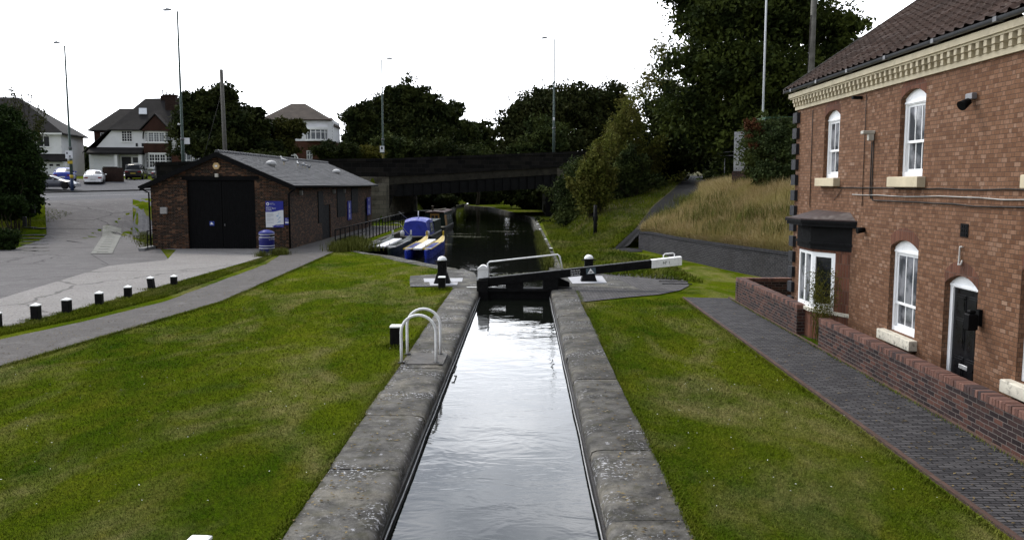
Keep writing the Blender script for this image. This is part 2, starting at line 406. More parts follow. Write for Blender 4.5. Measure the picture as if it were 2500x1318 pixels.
# hillside on the right: lofted columns of base, middle, top, back
HS = [[(10.6,28.5,.95),(12.5,31,2.2),(14.5,34,3.4),(34,40,5)],
      [(8.9,34.2,.92),(10.3,38,2.1),(12,42,3.3),(34,60,5.5)],
      [(7.6,40.4,.87),(9.2,44,1.9),(11.6,49,3.3),(34,75,6)],
      [(6.5,46.2,.8),(8.6,51,1.5),(12.5,60,3.2),(34,90,6.5)],
      [(5.7,46.9,.02),(8.0,53,1.2),(12.2,64,3.0),(28,100,6)],
      [(4.7,46.9,-.03),(7.2,54,1.1),(11.8,66,3.05),(22,105,6)],
      [(3.7,56,-.03),(5.2,62,1.2),(8.5,74,3.4),(14,94,5.7)],
      [(2.4,84,-.03),(3.6,86,1.5),(5.0,89,3.6),(8,96,5.6)]]
HS = np.array(HS)
def hill(u, v):
    """u along the foot (0..7), v up the slope (0..3)"""
    u = np.clip(np.asarray(u, float), 0, 6.9999); v = np.clip(np.asarray(v, float), 0, 2.9999)
    def crom(P, t, n):
        i = np.floor(t).astype(int); f = (t-i)[..., None]
        g = lambda k: P(np.clip(i+k, 0, n-1))
        a, b, c, d = g(-1), g(0), g(1), g(2)
        m0, m1 = (c-a)/2, (d-b)/2
        return (2*f**3-3*f**2+1)*b+(f**3-2*f**2+f)*m0+(-2*f**3+3*f**2)*c+(f**3-f**2)*m1
    def row(j): return crom(lambda i: HS[i, j], u, 8)
    a, b = row(np.floor(v).astype(int)), row(np.clip(np.floor(v).astype(int)+1, 0, 3)); f = (v-np.floor(v))[..., None]; return a*(1-f)+b*f
US = np.linspace(0, 7, 71); VS = np.linspace(0, 3, 46)
g = MB(); g.grid([[tuple(p) for p in hill(US, np.full_like(US, v))] for v in VS])
def hillmat():
    t = NT('hillside_turf'); p = t.pos(); n = t.noise(.6, 5, .6, p)
    c = t.mix(t.rng(n, .35, .65), (.05, .062, .016), (.12, .10, .042)); c = t.mix(t.rng(t.noise(14, 4, .7, p), .4, .65, 0, .8), c, (.018, .02, .008))
    t.bump(t.noise(12, 5, .7, p), .9, .1); return t.fin(c, .9, 0, .1)
tag(g.build('hill', hillmat()), kind='structure')

# water
g = MB(); g.grid([[(xl(Y)-.25, Y, WATER), (xr(Y)+.25, Y, WATER)] for Y in np.arange(1, 149, 1.)], flip=True)
tag(g.build('water', M_water), kind='structure')
g = MB(); g.grid([[(xl(Y)-.3, Y, -1.4), (xr(Y)+.3, Y, -1.4)] for Y in np.arange(1, 152, 3.)], flip=True)
tag(g.build('canal_bed', M_earth), kind='structure')

# ------------------------------------------------------------------ sheets laid on the ground
def zg(x, y): return float(zL(x, y)) if x < xl(y)+.01 else -.02
def atg(px, py, it=25):
    z = 0.
    for _ in range(it):
        p = at(px, py, z); z = .6*z+.4*zg(p.x, p.y)
    return at(px, py, z)
def sheet(name, pts, z, mat):
    g = MB(); poly = [Vector((p[0], p[1], 0)) for p in pts]
    g.add([(p.x, p.y, z) for p in poly], [tuple(t) for t in tessellate_polygon([poly])])
    o = g.build(name, mat); tag(o, kind='structure')
    if o.data.polygons and o.data.polygons[0].normal.z < 0: o.data.flip_normals()
    return o
def wavy(pts, amp, step, seed):
    """closed outline resampled with a ragged edge"""
    rr = random.Random(seed); out = []
    for i, p in enumerate(pts):
        q = pts[(i+1) % len(pts)]; d = (Vector(q[:2])-Vector(p[:2])); n = max(1, int(d.length/step)); nn = Vector((-d.y, d.x)).normalized() if d.length else Vector((0, 0))
        for k in range(n):
            b = Vector(p[:2])+d*k/n+nn*(rr.uniform(-amp, amp) if k else 0); out.append((b.x, b.y))
    return out
def A(*pp): return [at(a, b, 0)[:2] for a, b in pp]
def loft_sheet(name, left, right, mat, dz=.03, n=14, m=10):
    """strip that follows the ground between two polylines of equal length"""
    g = MB(); rows = []
    def res(pl):
        pl = [Vector(p[:2]) for p in pl]; L = [0]
        for a, b in zip(pl, pl[1:]): L.append(L[-1]+(b-a).length)
        ts = np.linspace(0, L[-1], n*(len(pl)-1)+1)
        return list(zip(np.interp(ts, L, [p.x for p in pl]), np.interp(ts, L, [p.y for p in pl])))
    for a, b in zip(res(left), res(right)):
        xs = np.linspace(a[0], b[0], m+1); ys = np.linspace(a[1], b[1], m+1)
        rows.append([(x, y, zg(x, y)+dz) for x, y in zip(xs, ys)])
    g.grid(rows); o = g.build(name, mat); tag(o, kind='structure')
    if o.data.polygons[0].normal.z < 0: o.data.flip_normals()
    return o
sheet('path', wavy(A((-260,975),(0,893),(280,812),(540,735),(700,665),(812,616))+[(-10.25,47),(-10.25,71),(-12.86,71),(-12.86,45.6)]+A((650,645),(400,737),(200,786),(0,829),(-260,885)), .025, .6, 1), .006, M_gravel)
sheet('forecourt', A((-400,880),(-200,815),(0,728),(150,682),(265,648),(410,632),(430,610))+[(-20.6,46.3),(-13.6,46.3)]+A((690,612),(600,640),(425,690),(313,722),(200,752),(0,802),(-260,868)), .003, M_conc)
DL = [at(-520,640)[:2], at(-300,625)[:2], at(-40,613)[:2], at(40,606)[:2], atg(116,570)[:2], atg(112,530)[:2], atg(108,494)[:2]]
DR = [at(-400,860)[:2], at(0,729)[:2], at(265,649)[:2], at(412,634)[:2], atg(388,604)[:2], atg(322,545)[:2], atg(330,492)[:2]]
loft_sheet('driveway', DL, DR, M_drive, .024)
def froad(s, x): return (x-.562*(s), 88.8+.68*x+s*.827)
xsr = np.linspace(-120, 60, 61)
def road_sheet(name, s0, s1, mat, dz, x0=-120, x1=-14.5, n=8):
    g = MB(); rows = []
    for x in np.arange(x0, x1+.01, 1.):
        r = []
        for s in np.linspace(s0, s1, n+1): X, Y = froad(s, x); r.append((X, Y, zg(X, Y)+dz))
        rows.append(r)
    g.grid(rows); o = g.build(name, mat); tag(o, kind='structure')
    if o.data.polygons[0].normal.z < 0: o.data.flip_normals()
    return o
road_sheet('road', 1.2, 13.5, M_road, .03)
road_sheet('road_line', 6.6, 6.75, plain('road_paint', (.5,.5,.48), .7), .045, n=1)
road_sheet('pavement', 14.2, 24.5, M_road, .05, x1=-20)
g = MB(); rows = []
for x in np.arange(-120, -14, 1.):
    r = []
    for s, dz in ((13.5,.0),(13.5,.15),(13.95,.15),(13.95,0)): X, Y = froad(s, x); r.append((X, Y, zg(X, Y)+dz))
    rows.append(r)
g.grid(rows); tag(g.build('kerb', plain('kerb_stone', (.06,.06,.06), .9)), kind='structure')
# drain channel let into the drive, stepping slabs at its left edge
p = [atg(222,621), atg(274,621), atg(297,566), atg(252,566)]
loft_sheet('drain_cover', [p[0][:2], p[3][:2]], [p[1][:2], p[2][:2]], plain('drain_concrete', (.15,.15,.135), .85, dirt=(.05,.06,.03), scale=1.2), .05)
g = MB()
for k in range(9):
    t = k/8; a = Vector(p[0]).lerp(p[3], .06+t*.88).lerp(Vector(p[1]).lerp(p[2], .06+t*.88), .5)
    g.cbox((a.x, a.y, zg(a.x, a.y)+.047), .55, .14, .012)
tag(g.build('drain_slots', plain('drain_iron', (.02,.02,.02), .7)), kind='structure')
for nm, a, b, w in (('joint',(110,566),(350,566),.05),('joint',(100,528),(312,528),.05),('joint',(222,622),(265,648),.04),('joint',(100,606),(240,606),.03)):
    P, Q = atg(*a), atg(*b); g = MB(); r = []
    for t in np.linspace(0, 1, 24):
        c = P.lerp(Q, t); r.append([(c.x, c.y-w/2, zg(c.x, c.y)+.034), (c.x, c.y+w/2, zg(c.x, c.y)+.034)])
    g.grid(r); o = g.build('pavement_joint', M_darkpath); tag(o, kind='structure')
loft_sheet('pavement_patch', [atg(345,556)[:2], atg(320,520)[:2], atg(333,492)[:2]], [atg(366,556)[:2], atg(370,520)[:2], atg(372,495)[:2]], M_road, .03, 6, 4)

# right-hand side: brick path, its red edging, the gate quadrant
px = [(5.06,5),(5.06,20),(5.04,26.4),(6.5,26.2),(6.45,5)]
sheet('footpath', px, .012, M_paver)
for a, b in ((4.99, 5.06), (6.43, 6.5)):
    g = MB(); g.box(a, b, 3, 26.4, -.05, .024); tag(g.build('path_edging', M_redge), kind='structure')
sheet('lock_quadrant', [(1.72,25.3)]+[tuple(p) for p in A((1520,727),(1610,719),(1660,709),(1682,698),(1678,688),(1655,677),(1610,669),(1500,668))]+[(1.2,33.2),(1.1,31.5)], .010, M_setts)
sheet('stone_apron', [(1.15,29.2),(3.9,28.3),(3.4,32.1),(1.2,32.8)], .018, M_flag)
g = MB()
for k in range(4): c = at(1626+9*k, 676+6*k); g.cbox((c.x, c.y, .008), 1.05, .11, .02, -.12)
tag(g.build('quadrant_strips', M_darkpath), kind='structure')
sheet('lock_apron', wavy(A((1002,674),(1095,668),(1128,655),(1160,668),(1168,700),(1000,700)), .02, .4, 3), .010, M_flag)
for q in (((1034,681),(1130,680),(1128,689),(1036,690)), ((1048,690),(1118,690),(1116,697),(1050,698))):
    sheet('concrete_pad', A(*q), .024, M_pad)
sheet('concrete_pad', A((1384,676),(1470,675),(1482,692),(1398,694)), .028, M_pad)
# wet-looking ramp path up the hillside
g = MB(); g.grid([[tuple(hill(u, v)+np.array([0, 0, .07])) for u in np.linspace(3.12, 4.75+.3*float(ss(.7, 1.5, v)), 26)] for v in np.linspace(0, VS[36], 109)])
tag(g.build('ramp_path', M_darkpath), kind='structure')
sheet('ramp_foot', wavy([(4.7,47.0),(5.7,47.0),(6.42,46.2),(6.2,44.2),(5.3,44.0),(4.6,45.2)], .06, .3, 8), .006, M_darkpath)
# stepping slabs in the grass left of the drive
g = MB()
for k in range(7):
    for j in range(2):
        c = atg(72+25*j, 566+8*k); g.cbox((c.x, c.y, zg(c.x, c.y)), .8, .55, .035, .1)
tag(g.build('grass_pavers', M_flag), kind='structure')

# ------------------------------------------------------------------ lock sides
def coping(x0, x1, inner, seed, label):
    rr = random.Random(seed); g = MB(); y = 2.
    while y < 29.4:
        L = min(rr.uniform(1.3, 2.5), 29.5-y); L = 29.5-y if 29.5-y-L < .5 else L
        z = rr.uniform(-.008, .008); j = rr.uniform(-.012, .012); o = rr.uniform(-.03, .03)
        e = inner+j; out = (x0 if inner > x0+.1 else x1)+o; d = 1 if out < e else -1
        prof = [(out, -.3), (out, z-.01), (out+d*.02, z+.005), (e-d*.20, z+.004), (e-d*.09, z-.008), (e-d*.03, z-.035), (e-d*.006, z-.09), (e, z-.17), (e, -.3)]
        n = 7; rows = []
        for k in range(n+1):
            yy = y+.006+(L-.012)*k/n; q = .02 if k in (0, n) else 0
            rows.append([(a+rr.uniform(-.006,.006), yy, b-(q*.5 if b > -.2 else 0)+rr.uniform(-.003,.003)) for a, b in prof])
        g.grid(rows, True, d < 0); m = len(prof)
        g.add(rows[0], [tuple(range(m))]); g.add(rows[-1], [tuple(reversed(range(m)))])
        y += L
    o = g.build('lock_coping', M_coping, normals=False); tag(o, label, 'coping'); return o
coping(-2.50, -1.55, -1.55, 4, 'worn sandstone coping along the lock beside the wide lawn')
coping(.89, 1.74, .89, 9, 'worn sandstone coping along the lock on the brick cottage side')
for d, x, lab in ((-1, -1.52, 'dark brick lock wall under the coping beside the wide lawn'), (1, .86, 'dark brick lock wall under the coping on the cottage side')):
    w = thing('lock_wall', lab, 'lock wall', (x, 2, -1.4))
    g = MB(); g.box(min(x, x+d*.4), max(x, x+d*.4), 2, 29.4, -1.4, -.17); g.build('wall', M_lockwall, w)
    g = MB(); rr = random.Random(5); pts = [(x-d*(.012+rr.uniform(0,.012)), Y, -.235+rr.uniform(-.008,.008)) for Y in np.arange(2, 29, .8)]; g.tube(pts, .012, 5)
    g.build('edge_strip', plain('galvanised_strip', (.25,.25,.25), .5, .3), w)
# edging of the pound above the gate
def edging(fx, ys, w, side, label):
    g = MB(); rr = random.Random(3); ys = list(ys)
    for a, b in zip(ys, ys[1:]):
        p0, p1 = Vector((fx(a), a, 0)), Vector((fx(b), b, 0)); d = (p1-p0).normalized(); n = Vector((-d.y, d.x, 0))*side
        z = rr.uniform(-.01, .012); p0 = p0+d*.01; p1 = p1-d*.01
        if side < 0: g.add([p0+Vector((0,0,-1.4)), p1+Vector((0,0,-1.4)), p1+Vector((0,0,z)), p0+Vector((0,0,z)), p0+n*w+Vector((0,0,-1.4)), p1+n*w+Vector((0,0,-1.4)), p1+n*w+Vector((0,0,z)), p0+n*w+Vector((0,0,z))], [(0,1,2,3),(3,2,6,7),(7,6,5,4),(0,3,7,4),(1,5,6,2)])
        else: g.add([p0+Vector((0,0,-1.4)), p1+Vector((0,0,-1.4)), p1+Vector((0,0,z)), p0+Vector((0,0,z)), p0+n*w+Vector((0,0,-1.4)), p1+n*w+Vector((0,0,-1.4)), p1+n*w+Vector((0,0,z)), p0+n*w+Vector((0,0,z))], [(3,2,1,0),(7,6,2,3),(4,5,6,7),(4,7,3,0),(2,6,5,1)])
    return tag(g.build('bank_edging', M_bankstone), label, 'edging')
edging(xl, [29.5,30.4,31.4,32.8,34,35.5,37,38.2,39.3,40.4,41.5], .7, 1, 'curved stone edging between the lawn and the pound above the gate')
edging(xl, [41.5,42.2,43,44,45]+list(np.arange(46.5, 150, 1.5)), .35, 1, 'stone edging beneath the railings by the moored boats')
edging(xr, [29.5,30.5]+list(np.arange(31.5, 78, 1.4)), .5, -1, 'straight stone edging of the towpath beyond the lock gate')
edging(xr, list(np.arange(77.1, 148, 2.)), .5, -1, 'shaded stone edging of the towpath under the bridge')
# white marks painted across the coping by the gate
M_white = plain('white_paint', (.87, .87, .87), .55, var=.1, scale=5, dirt=(.3,.29,.27), dfac=.35)
for a, b in ((-2.0, -1.58), (.93, 1.5)):
    sheet('painted_line', [(a, 28.75), (b, 28.75), (b, 28.87), (a, 28.87)], .022, M_white)
# ------------------------------------------------------------------ brick lock cottage
PAL_HOUSE = [(0, (.095,.044,.023)), (.35, (.155,.077,.042)), (.68, (.200,.106,.062)), (.86, (.228,.128,.08)), (1, (.30,.20,.142))]
M_hbrick = brick('cottage_brick', PAL_HOUSE, (.075,.046,.032), .155, .071, .008, True, stain=(.085,.042,.025), sf=.4, wob=.005)
M_archb = brick('arch_brick', [(0, (.08,.035,.022)), (.6, (.13,.05,.03)), (1, (.19,.08,.05))], (.10,.07,.055), .078, .3, .008, stain=(.05,.03,.024))
M_cream = plain('cream_masonry_paint', (.50,.43,.30), .7, var=.16, scale=2.2, bump=.15, bscale=25, dirt=(.30,.25,.17), dfac=.45)
M_sill = plain('flaking_cream_sill', (.56,.52,.43), .75, var=.15, scale=5, bump=.4, bscale=18, dirt=(.10,.09,.08), dfac=.85)
M_upvc = plain('white_window_frame', (.82,.82,.82), .35, var=.06, scale=3)
M_black = plain('black_paint', (.005,.005,.0055), .6, spec=.06, var=.3, scale=6, bump=.08, bscale=30)
M_bkdoor = plain('black_door_gloss', (.006,.006,.007), .3, var=.3, spec=.25)
M_quoin = plain('blue_quoin_brick', (.022,.023,.027), .7, var=.4, scale=6, bump=.4)
M_lead = plain('purple_lead_sheet', (.040,.024,.022), .6, var=.25, scale=5)
M_steel = plain('grey_metal', (.2,.2,.21), .4, .4)
M_cable = plain('black_cable', (.012,.011,.010), .6)
M_gutter = plain('grey_gutter', (.07,.072,.078), .35, var=.2)
def glassmat(name, col, curt, sc_=3.):
    t = NT(name); p = t.obj()
    c = t.mix(t.rng(t.noise(sc_, 3, .5, p), .42, .58), col, curt)
    return t.fin(c, .06, 0, .5)
M_glass = glassmat('window_glass', (.05,.055,.062), (.20,.205,.22))
M_gdark = glassmat('dark_window_glass', (.006,.007,.008), (.016,.017,.02))
def tilemat(name, col, moss=(.10,.095,.07)):
    t = NT(name); p = t.pos()
    c = t.mix(t.rng(t.noise(1.3, 5, .6, p), .35, .65), sc(col, .65), sc(col, 1.3))
    c = t.mix(t.rng(t.noise(17, 4, .7, p), .4, .7, 0, .6), c, sc(col, .5))
    c = t.mix(t.rng(t.noise(10, 6, .75, p), .63, .68, 0, .8), c, sc(moss, 1.6))
    t.bump(t.noise(50, 4, .6, p), .3, .01); return t.fin(c, .85, 0, .2)
M_ptile = tilemat('brown_roof_tile', (.040,.022,.016))

HX, HY = 7.2, 22.6               # wall plane and its far corner; local x runs towards the camera, local y into the house
def hl(px): return HY-HX*2050/(px-1281)     # local x of a point on the wall seen at column px
cot = thing('brick_cottage', 'red brick lock cottage with cream dentil cornice, sash windows and black door', 'cottage')
HLEN = 19.5; ET = 5.5
def arch(x0, x1, z0, z1, rise, n=10):
    """segmental-headed opening; z1 is the crown"""
    w = x1-x0; r = (w*w/4+rise*rise)/(2*rise); cz = z1-r; a = math.asin(w/2/r)
    return [(x0, z0), (x1, z0)]+[((x0+x1)/2+r*math.sin(a-2*a*k/n), cz+r*math.cos(a-2*a*k/n)) for k in range(n+1)]
OPEN = {'up_far': (2.08, 3.06, 3.72, 5.30, .14), 'up_near': (6.17, 7.18, 3.72, 5.34, .15), 'low': (6.02, 7.18, .72, 2.52, .15),
        'door': (8.20, 9.26, .02, 2.08, .17), 'low_near': (10.4, 11.56, .72, 2.52, .18), 'up_third': (10.6, 11.7, 3.72, 5.36, .20)}
RV = .16
g = MB(); g.holed([(0,-.3),(HLEN,-.3),(HLEN,ET+.4),(0,ET+.4)], [arch(*v) for v in OPEN.values()], 0, RV)
rd = 8.6; rz = ET+.4
for x in (0, HLEN):
    vs = [(x,0,-.3),(x,rd,-.3),(x,rd,rz),(x,rd/2,rz+3.1),(x,0,rz)]; g.add(vs, [(0,1,2,3,4)])
g.add([(0,rd,-.3),(HLEN,rd,-.3),(HLEN,rd,rz),(0,rd,rz)], [(0,1,2,3)])
g.build('wall', M_hbrick, cot)
# arched brick heads, 2 mm proud of the wall
for v in OPEN.values():
    g = MB(); x0, x1, z0, z1, rise = v; a = arch(x0, x1, z0, z1, rise)[2:]; b = arch(x0-.02, x1+.02, z0, z1+.235, rise+.03)[2:]
    n = len(a); vs = [(p[0], -.003, p[1]) for p in a]+[(p[0], -.003, p[1]) for p in b]
    g.add(vs, [(i, i+1, n+i+1, n+i) for i in range(n-1)]); g.build('window_arch', M_archb, cot)
def sash(key, mid=.48, low=False, bars=2, gm=None):
    x0, x1, z0, z1, rise = OPEN[key]; zt = z1-rise-.12; y0 = RV-.07; y1 = RV+.03; gm = gm or M_glass
    fr = MB(); out = arch(x0+.003, x1-.003, z0+.003, z1-.003, rise-.001)
    fr.holed(out, [[(x0+.075, z0+.09), (x1-.075, z0+.09), (x1-.075, zt), (x0+.075, zt)]], y0, .1)
    fr.box(x0+.01, x1-.01, y0-.018, y0-.001, zt+.02, zt+.055)
    f = fr.build('window', M_upvc, cot)
    zm = z0+(zt-z0)*mid; i0, i1 = x0+.077, x1-.077
    u = MB()
    for a, b, yy in ((zm-.02, zt-.002, y0+.03), (z0+.092, zm+.02, y0+.055)):
        u.box(i0, i0+.045, yy, yy+.03, a, b); u.box(i1-.045, i1, yy, yy+.03, a, b)
        u.box(i0+.045, i1-.045, yy, yy+.03, b-.045, b); u.box(i0+.045, i1-.045, yy, yy+.03, a, a+.05)
        for k in range(bars):
            xx = i0+.045+(i1-i0-.09)*(k+1)/(bars+1); u.box(xx-.011, xx+.011, yy+.004, yy+.026, a+.05, b-.045)
    u.build('sash', M_upvc, f)
    p = MB(); p.box(i0+.01, i1-.01, y0+.042, y0+.046, zm, zt-.01); p.box(i0+.01, i1-.01, y0+.068, y0+.072, z0+.1, zm); p.build('pane', gm, f)
    s_ = MB(); s_.cbox(((x0+x1)/2, .03, z0-.20), x1-x0+.26, .36, .197, 0, .012); s_.build('window_sill', M_sill if z0 < 2 else M_cream, cot)
    return f
sash('up_far'); sash('up_near'); sash('low', .36, gm=M_glass); sash('low_near'); sash('up_third')
# front door
x0, x1, z0, z1, rise = OPEN['door']; y0 = RV-.06
g = MB(); g.holed(arch(x0+.003, x1-.003, z0+.003, z1-.003, rise-.001), [[(x0+.1, z0+.03), (x1-.1, z0+.03), (x1-.1, z1-rise-.06), (x0+.1, z1-rise-.06)]], y0, .08)
g.box(x0+.02, x1-.02, y0-.02, y0-.001, z1-rise-.04, z1-rise-.005)
dfm = g.build('door_frame', M_upvc, cot)
dx0, dx1, dz0, dz1 = x0+.103, x1-.103, z0+.033, z1-rise-.063
g = MB(); g.box(dx0, dx1, y0+.03, y0+.07, dz0, dz1); W = dx1-dx0; H_ = dz1-dz0
for c0, c1 in ((.1, .46), (.54, .9)):
    for r0, r1 in ((.08, .36), (.43, .72), (.78, .94)):
        a, b, c, d = dx0+W*c0, dx0+W*c1, dz0+H_*r0, dz0+H_*r1
        g.prism([(a,c),(b,c),(b,d),(a,d)], y0+.018, y0+.031); g.prism([(a+.035,c+.035),(b-.035,c+.035),(b-.035,d-.035),(a+.035,d-.035)], y0+.008, y0+.019)
g.box(dx0, dx1, y0+.004, y0+.03, dz0, dz0+.05)
dr = g.build('door', M_bkdoor, cot)
lp = MB(); lx = (dx0+dx1)/2; lp.cbox((lx, y0+.012, dz0+H_*.255), .27, .02, .075, 0, .006); lp.build('letterbox', plain('satin_steel', (.55,.55,.55), .3, .6), dr)
def wallM4(parent_off, x, z, y=-.003): # text frame on a facade that faces local -y
    return Matrix(((1,0,0,x),(0,0,-1,y),(0,1,0,z),(0,0,0,1)))
textobj('door_number', '2', .12, plain('pale_numeral', (.45,.45,.45), .4), dr, wallM4(0, lx-.035, dz0+H_*.735, y0+.006))
# dentil cornice in cream paint
g = MB(); e0, e1 = -.10, HLEN+.1
g.box(e0+.06, e1, -.05, -.0, ET, ET+.09); g.box(e0+.02, e1, -.18, .0, ET+.275, ET+.31); g.box(e0, e1, -.22, .0, ET+.31, ET+.42)
g.box(e0+.07, e1, -.018, -.001, ET+.09, ET+.275)
k = 0; x = e0+.08
while x < e1-.1:
    g.box(x, x+.09, -.10, -.018, ET+.093, ET+.18); g.box(x+.1125, x+.2025, -.165, -.018, ET+.182, ET+.273)
    x += .225
g.build('cornice', M_cream, cot)
# gutter on its brackets, dark fascia behind it
g = MB(); prof = [(math.cos(a)*.062, math.sin(a)*.062) for a in np.linspace(math.pi, 2*math.pi, 7)]
g.grid([[(xx, -.27+p[0], ET+.51+p[1]) for p in prof] for xx in (e0-.05, e1)], True)
g.grid([[(xx, -.27+p[0]*.86, ET+.512+p[1]*.86) for p in prof] for xx in (e0-.05, e1)], True, True)
for xx in np.arange(e0+.5, e1, 1.9): g.cbox((xx, -.27, ET+.445), .10, .135, .075)
g.build('gutter', M_gutter, cot)
# tiled roof: every course steps over the one below and rolls across
th = math.atan2(3.1, rd/2+.25); n = 22; rows = []; xs = np.arange(e0-.06, e1+.05, .05)
Lr = math.hypot(rd/2+.3, 3.1+.22); dy, dz = math.cos(th), math.sin(th)
rr = random.Random(2); wob = [rr.uniform(-.008, .008) for _ in xs]
for c in range(n):
    s0, s1 = Lr*c/n, Lr*(c+1)/n
    for s_, lift in ((s0, .036), (s1, .014)):
        r = []
        for i, xx in enumerate(xs):
            ph = (xx/.3) % 1; roll = .036*max(0, math.sin(ph*2*math.pi))+.006*math.sin(ph*2*math.pi)
            r.append((xx, -.30+s_*dy-dz*(lift+roll), ET+.51+s_*dz+dy*(lift+roll)+wob[(i+c*7) % len(wob)]))
        rows.append(r)
g = MB(); g.grid(rows)
g.add([(e0-.06,-.30,ET+.495),(e1,-.30,ET+.495),(e1,-.30+Lr*dy,ET+.495+Lr*dz),(e0-.06,-.30+Lr*dy,ET+.495+Lr*dz)], [(0,1,2,3)])
yr, zr_ = -.30+Lr*dy, ET+.51+Lr*dz
g.add([(e0-.06,yr,zr_),(e1,yr,zr_),(e1,rd+.3,ET+.4),(e0-.06,rd+.3,ET+.4)], [(0,1,2,3)])
roof = g.build('roof', M_ptile, cot, normals=False)
g = MB()
for k in range(int((e1-e0)/.42)): g.tube([(e0-.05+k*.42, yr, zr_+.03), (e0+.36+k*.42, yr, zr_+.03)], [.13, .14], 8)
g.build('ridge_tiles', M_ptile, roof)
g = MB(); g.prism([(-.33,ET+.45),(-.33,ET+.57),(yr,zr_+.07),(yr,zr_-.06)], e0-.12, e0-.055, 'x')   # mortared verge at the far gable
g.build('verge', plain('mortar_verge', (.06,.055,.05), .9), roof)
fl = 3.9; s0 = Lr*.80
g = MB(); vs = []
for xx, s_, lift in ((4.3,.70,.13),(4.95,.70,.13),(4.95,.86,.13),(4.3,.86,.13),(4.42,.74,.42),(4.86,.74,.42),(4.86,.84,.32),(4.42,.84,.32)):
    s_ *= Lr; vs.append((xx, -.30+s_*dy-dz*lift, ET+.51+s_*dz+dy*lift))
g.add(vs, [(0,1,5,4),(1,2,6,5),(2,3,7,6),(3,0,4,7),(4,5,6,7)])
g.build('roof_flashing', plain('pale_lead_flashing', (.45,.46,.48), .55, var=.3, scale=8), roof)
# dark quoins at the far corner
g = MB()
for k in range(14):
    z = -.1+k*.405
    g.box(-.10, .24, -.085, .05, z, z+.27)
g.build('quoin', M_quoin, cot)
# canted bay with black fascia and lead roof
bx = [1.55, 2.1, 3.0, 4.0]  # wall, front start, front end, wall (local x)
def bay(o, z0, z1, g):
    P = [(1.55-o*.9, .0), (2.1-o*.4, -.5-o), (3.0+o*.4, -.5-o), (4.0+o*.9, .0)]
    g.prism(P, z0, z1, 'z')
g = MB(); bay(0, -.2, .62, g); bw_ = g.build('bay_base', M_archb, cot); g = MB(); bay(.02, 2.02, 2.08, g); g.build('bay_head', M_archb, cot)
g = MB(); bay(.05, .62, .70, g); g.build('bay_sill', M_sill, cot)
g = MB(); bay(.06, 2.08, 2.62, g); bay(.10, 2.2, 2.25, g); bay(.30, 2.62, 2.72, g); bay(.34, 2.70, 2.76, g); g.build('bay_fascia', M_black, cot)
g = MB(); bay(.33, 2.76, 2.785, g)
P = [(1.55-.2, 0), (2.0, -.72), (3.1, -.72), (4.2, 0)]
g.add([(p[0], p[1], 2.786) for p in P]+[(1.7, -.002, 2.95), (3.9, -.002, 2.95)], [(0,1,4),(1,2,5,4),(2,3,5)])
g.build('bay_roof', M_lead, cot)
def pane_frame(a, b, z0, z1, lights, name='bay_window', fw=.075):
    a = Vector((a[0], a[1], 0)); b = Vector((b[0], b[1], 0)); L = (b-a).length; ang = math.atan2(b.y-a.y, b.x-a.x)
    T = Matrix.Translation(a) @ Matrix.Rotation(ang, 4, 'Z'); g = MB(T)
    holes = [[(fw+(L-fw)*k/lights, z0+fw+.03), ((L-fw)*(k+1)/lights, z0+fw+.03), ((L-fw)*(k+1)/lights, z1-fw), (fw+(L-fw)*k/lights, z1-fw)] for k in range(lights)]
    g.holed([(0,z0),(L,z0),(L,z1),(0,z1)], holes, 0, .06); g.box(0, L, .061, .07, z0, z1)
    f = g.build(name, M_upvc, cot)
    p = MB(T)
    for h in holes: p.box(h[0][0], h[1][0], .03, .06, h[0][1], h[2][1])
    p.build('pane', M_gdark if lights == 1 else M_glass, f); return f
pane_frame((2.1,-.5), (3.0,-.5), .70, 2.02, 2)
pane_frame((3.0,-.5), (3.62,-.19), .70, 2.02, 1, fw=.11)
pane_frame((1.75,-.18), (2.1,-.5), .70, 2.02, 1)
g = MB(); g.prism([(3.62,-.19),(4.0,-.0),(3.62,-.0)], .70, 2.02, 'z'); g.prism([(3.3,-.03),(2.2,-.03),(1.6,-.002),(3.6,-.002)], .70, 2.02, 'z'); g.build('bay_pier', M_archb, cot)
# fittings on the wall (parts of the house)
def cable(pts, r, m, name='cable'):
    g = MB(); g.tube([(p[0], -.018, p[1]) for p in pts], r, 5); g.build(name, m, cot)
def sag(a, b, z, n=14, amp=.02, seed=1):
    rr = random.Random(seed); return [(a+(b-a)*k/n, z+rr.uniform(-amp, amp)) for k in range(n+1)]
cable(sag(3.1, HLEN, 3.50, 24, .012, 3), .011, M_cable)
cable(sag(4.0, HLEN, 3.36, 24, .018, 4), .010, plain('grey_cable', (.33,.32,.30), .6))
cable([(5.02, 4.46), (5.03, 3.32)]+sag(5.1, HLEN, 3.24, 22, .012, 5), .012, M_cable)
cable([(4.93, 4.46), (4.94, 3.40), (5.0, 3.28)], .012, M_cable)
cable([(1.25, 5.4), (1.27, 3.0)], .010, M_cable); cable([(4.55, 5.45), (4.56, 3.1)], .008, M_cable)
cable([(3.45, 3.50), (3.2, 3.35), (2.9, 3.2)], .006, M_cable)
g = MB(); g.cbox((4.98, -.07, 4.47), .10, .10, .17, 0, .01); g.cbox((4.98, -.13, 4.60), .14, .24, .07, 0, .01); g.build('security_light', plain('cream_plastic', (.5,.48,.42), .5), cot)
g = MB(); xq = hl(2352); g.cbox((xq, -.05, 4.93), .2, .08, .10, 0, .01); g.build('light_bracket', M_steel, cot)
g = MB(); g.tube([(xq+.04, -.10, 4.90), (xq+.08, -.24, 4.82)], [.055, .085], 12); g.build('flood_light', M_black, cot)
g = MB(); xq = hl(2347); g.box(xq-.12, xq+.12, -.012, -.001, 2.72, 2.94); 
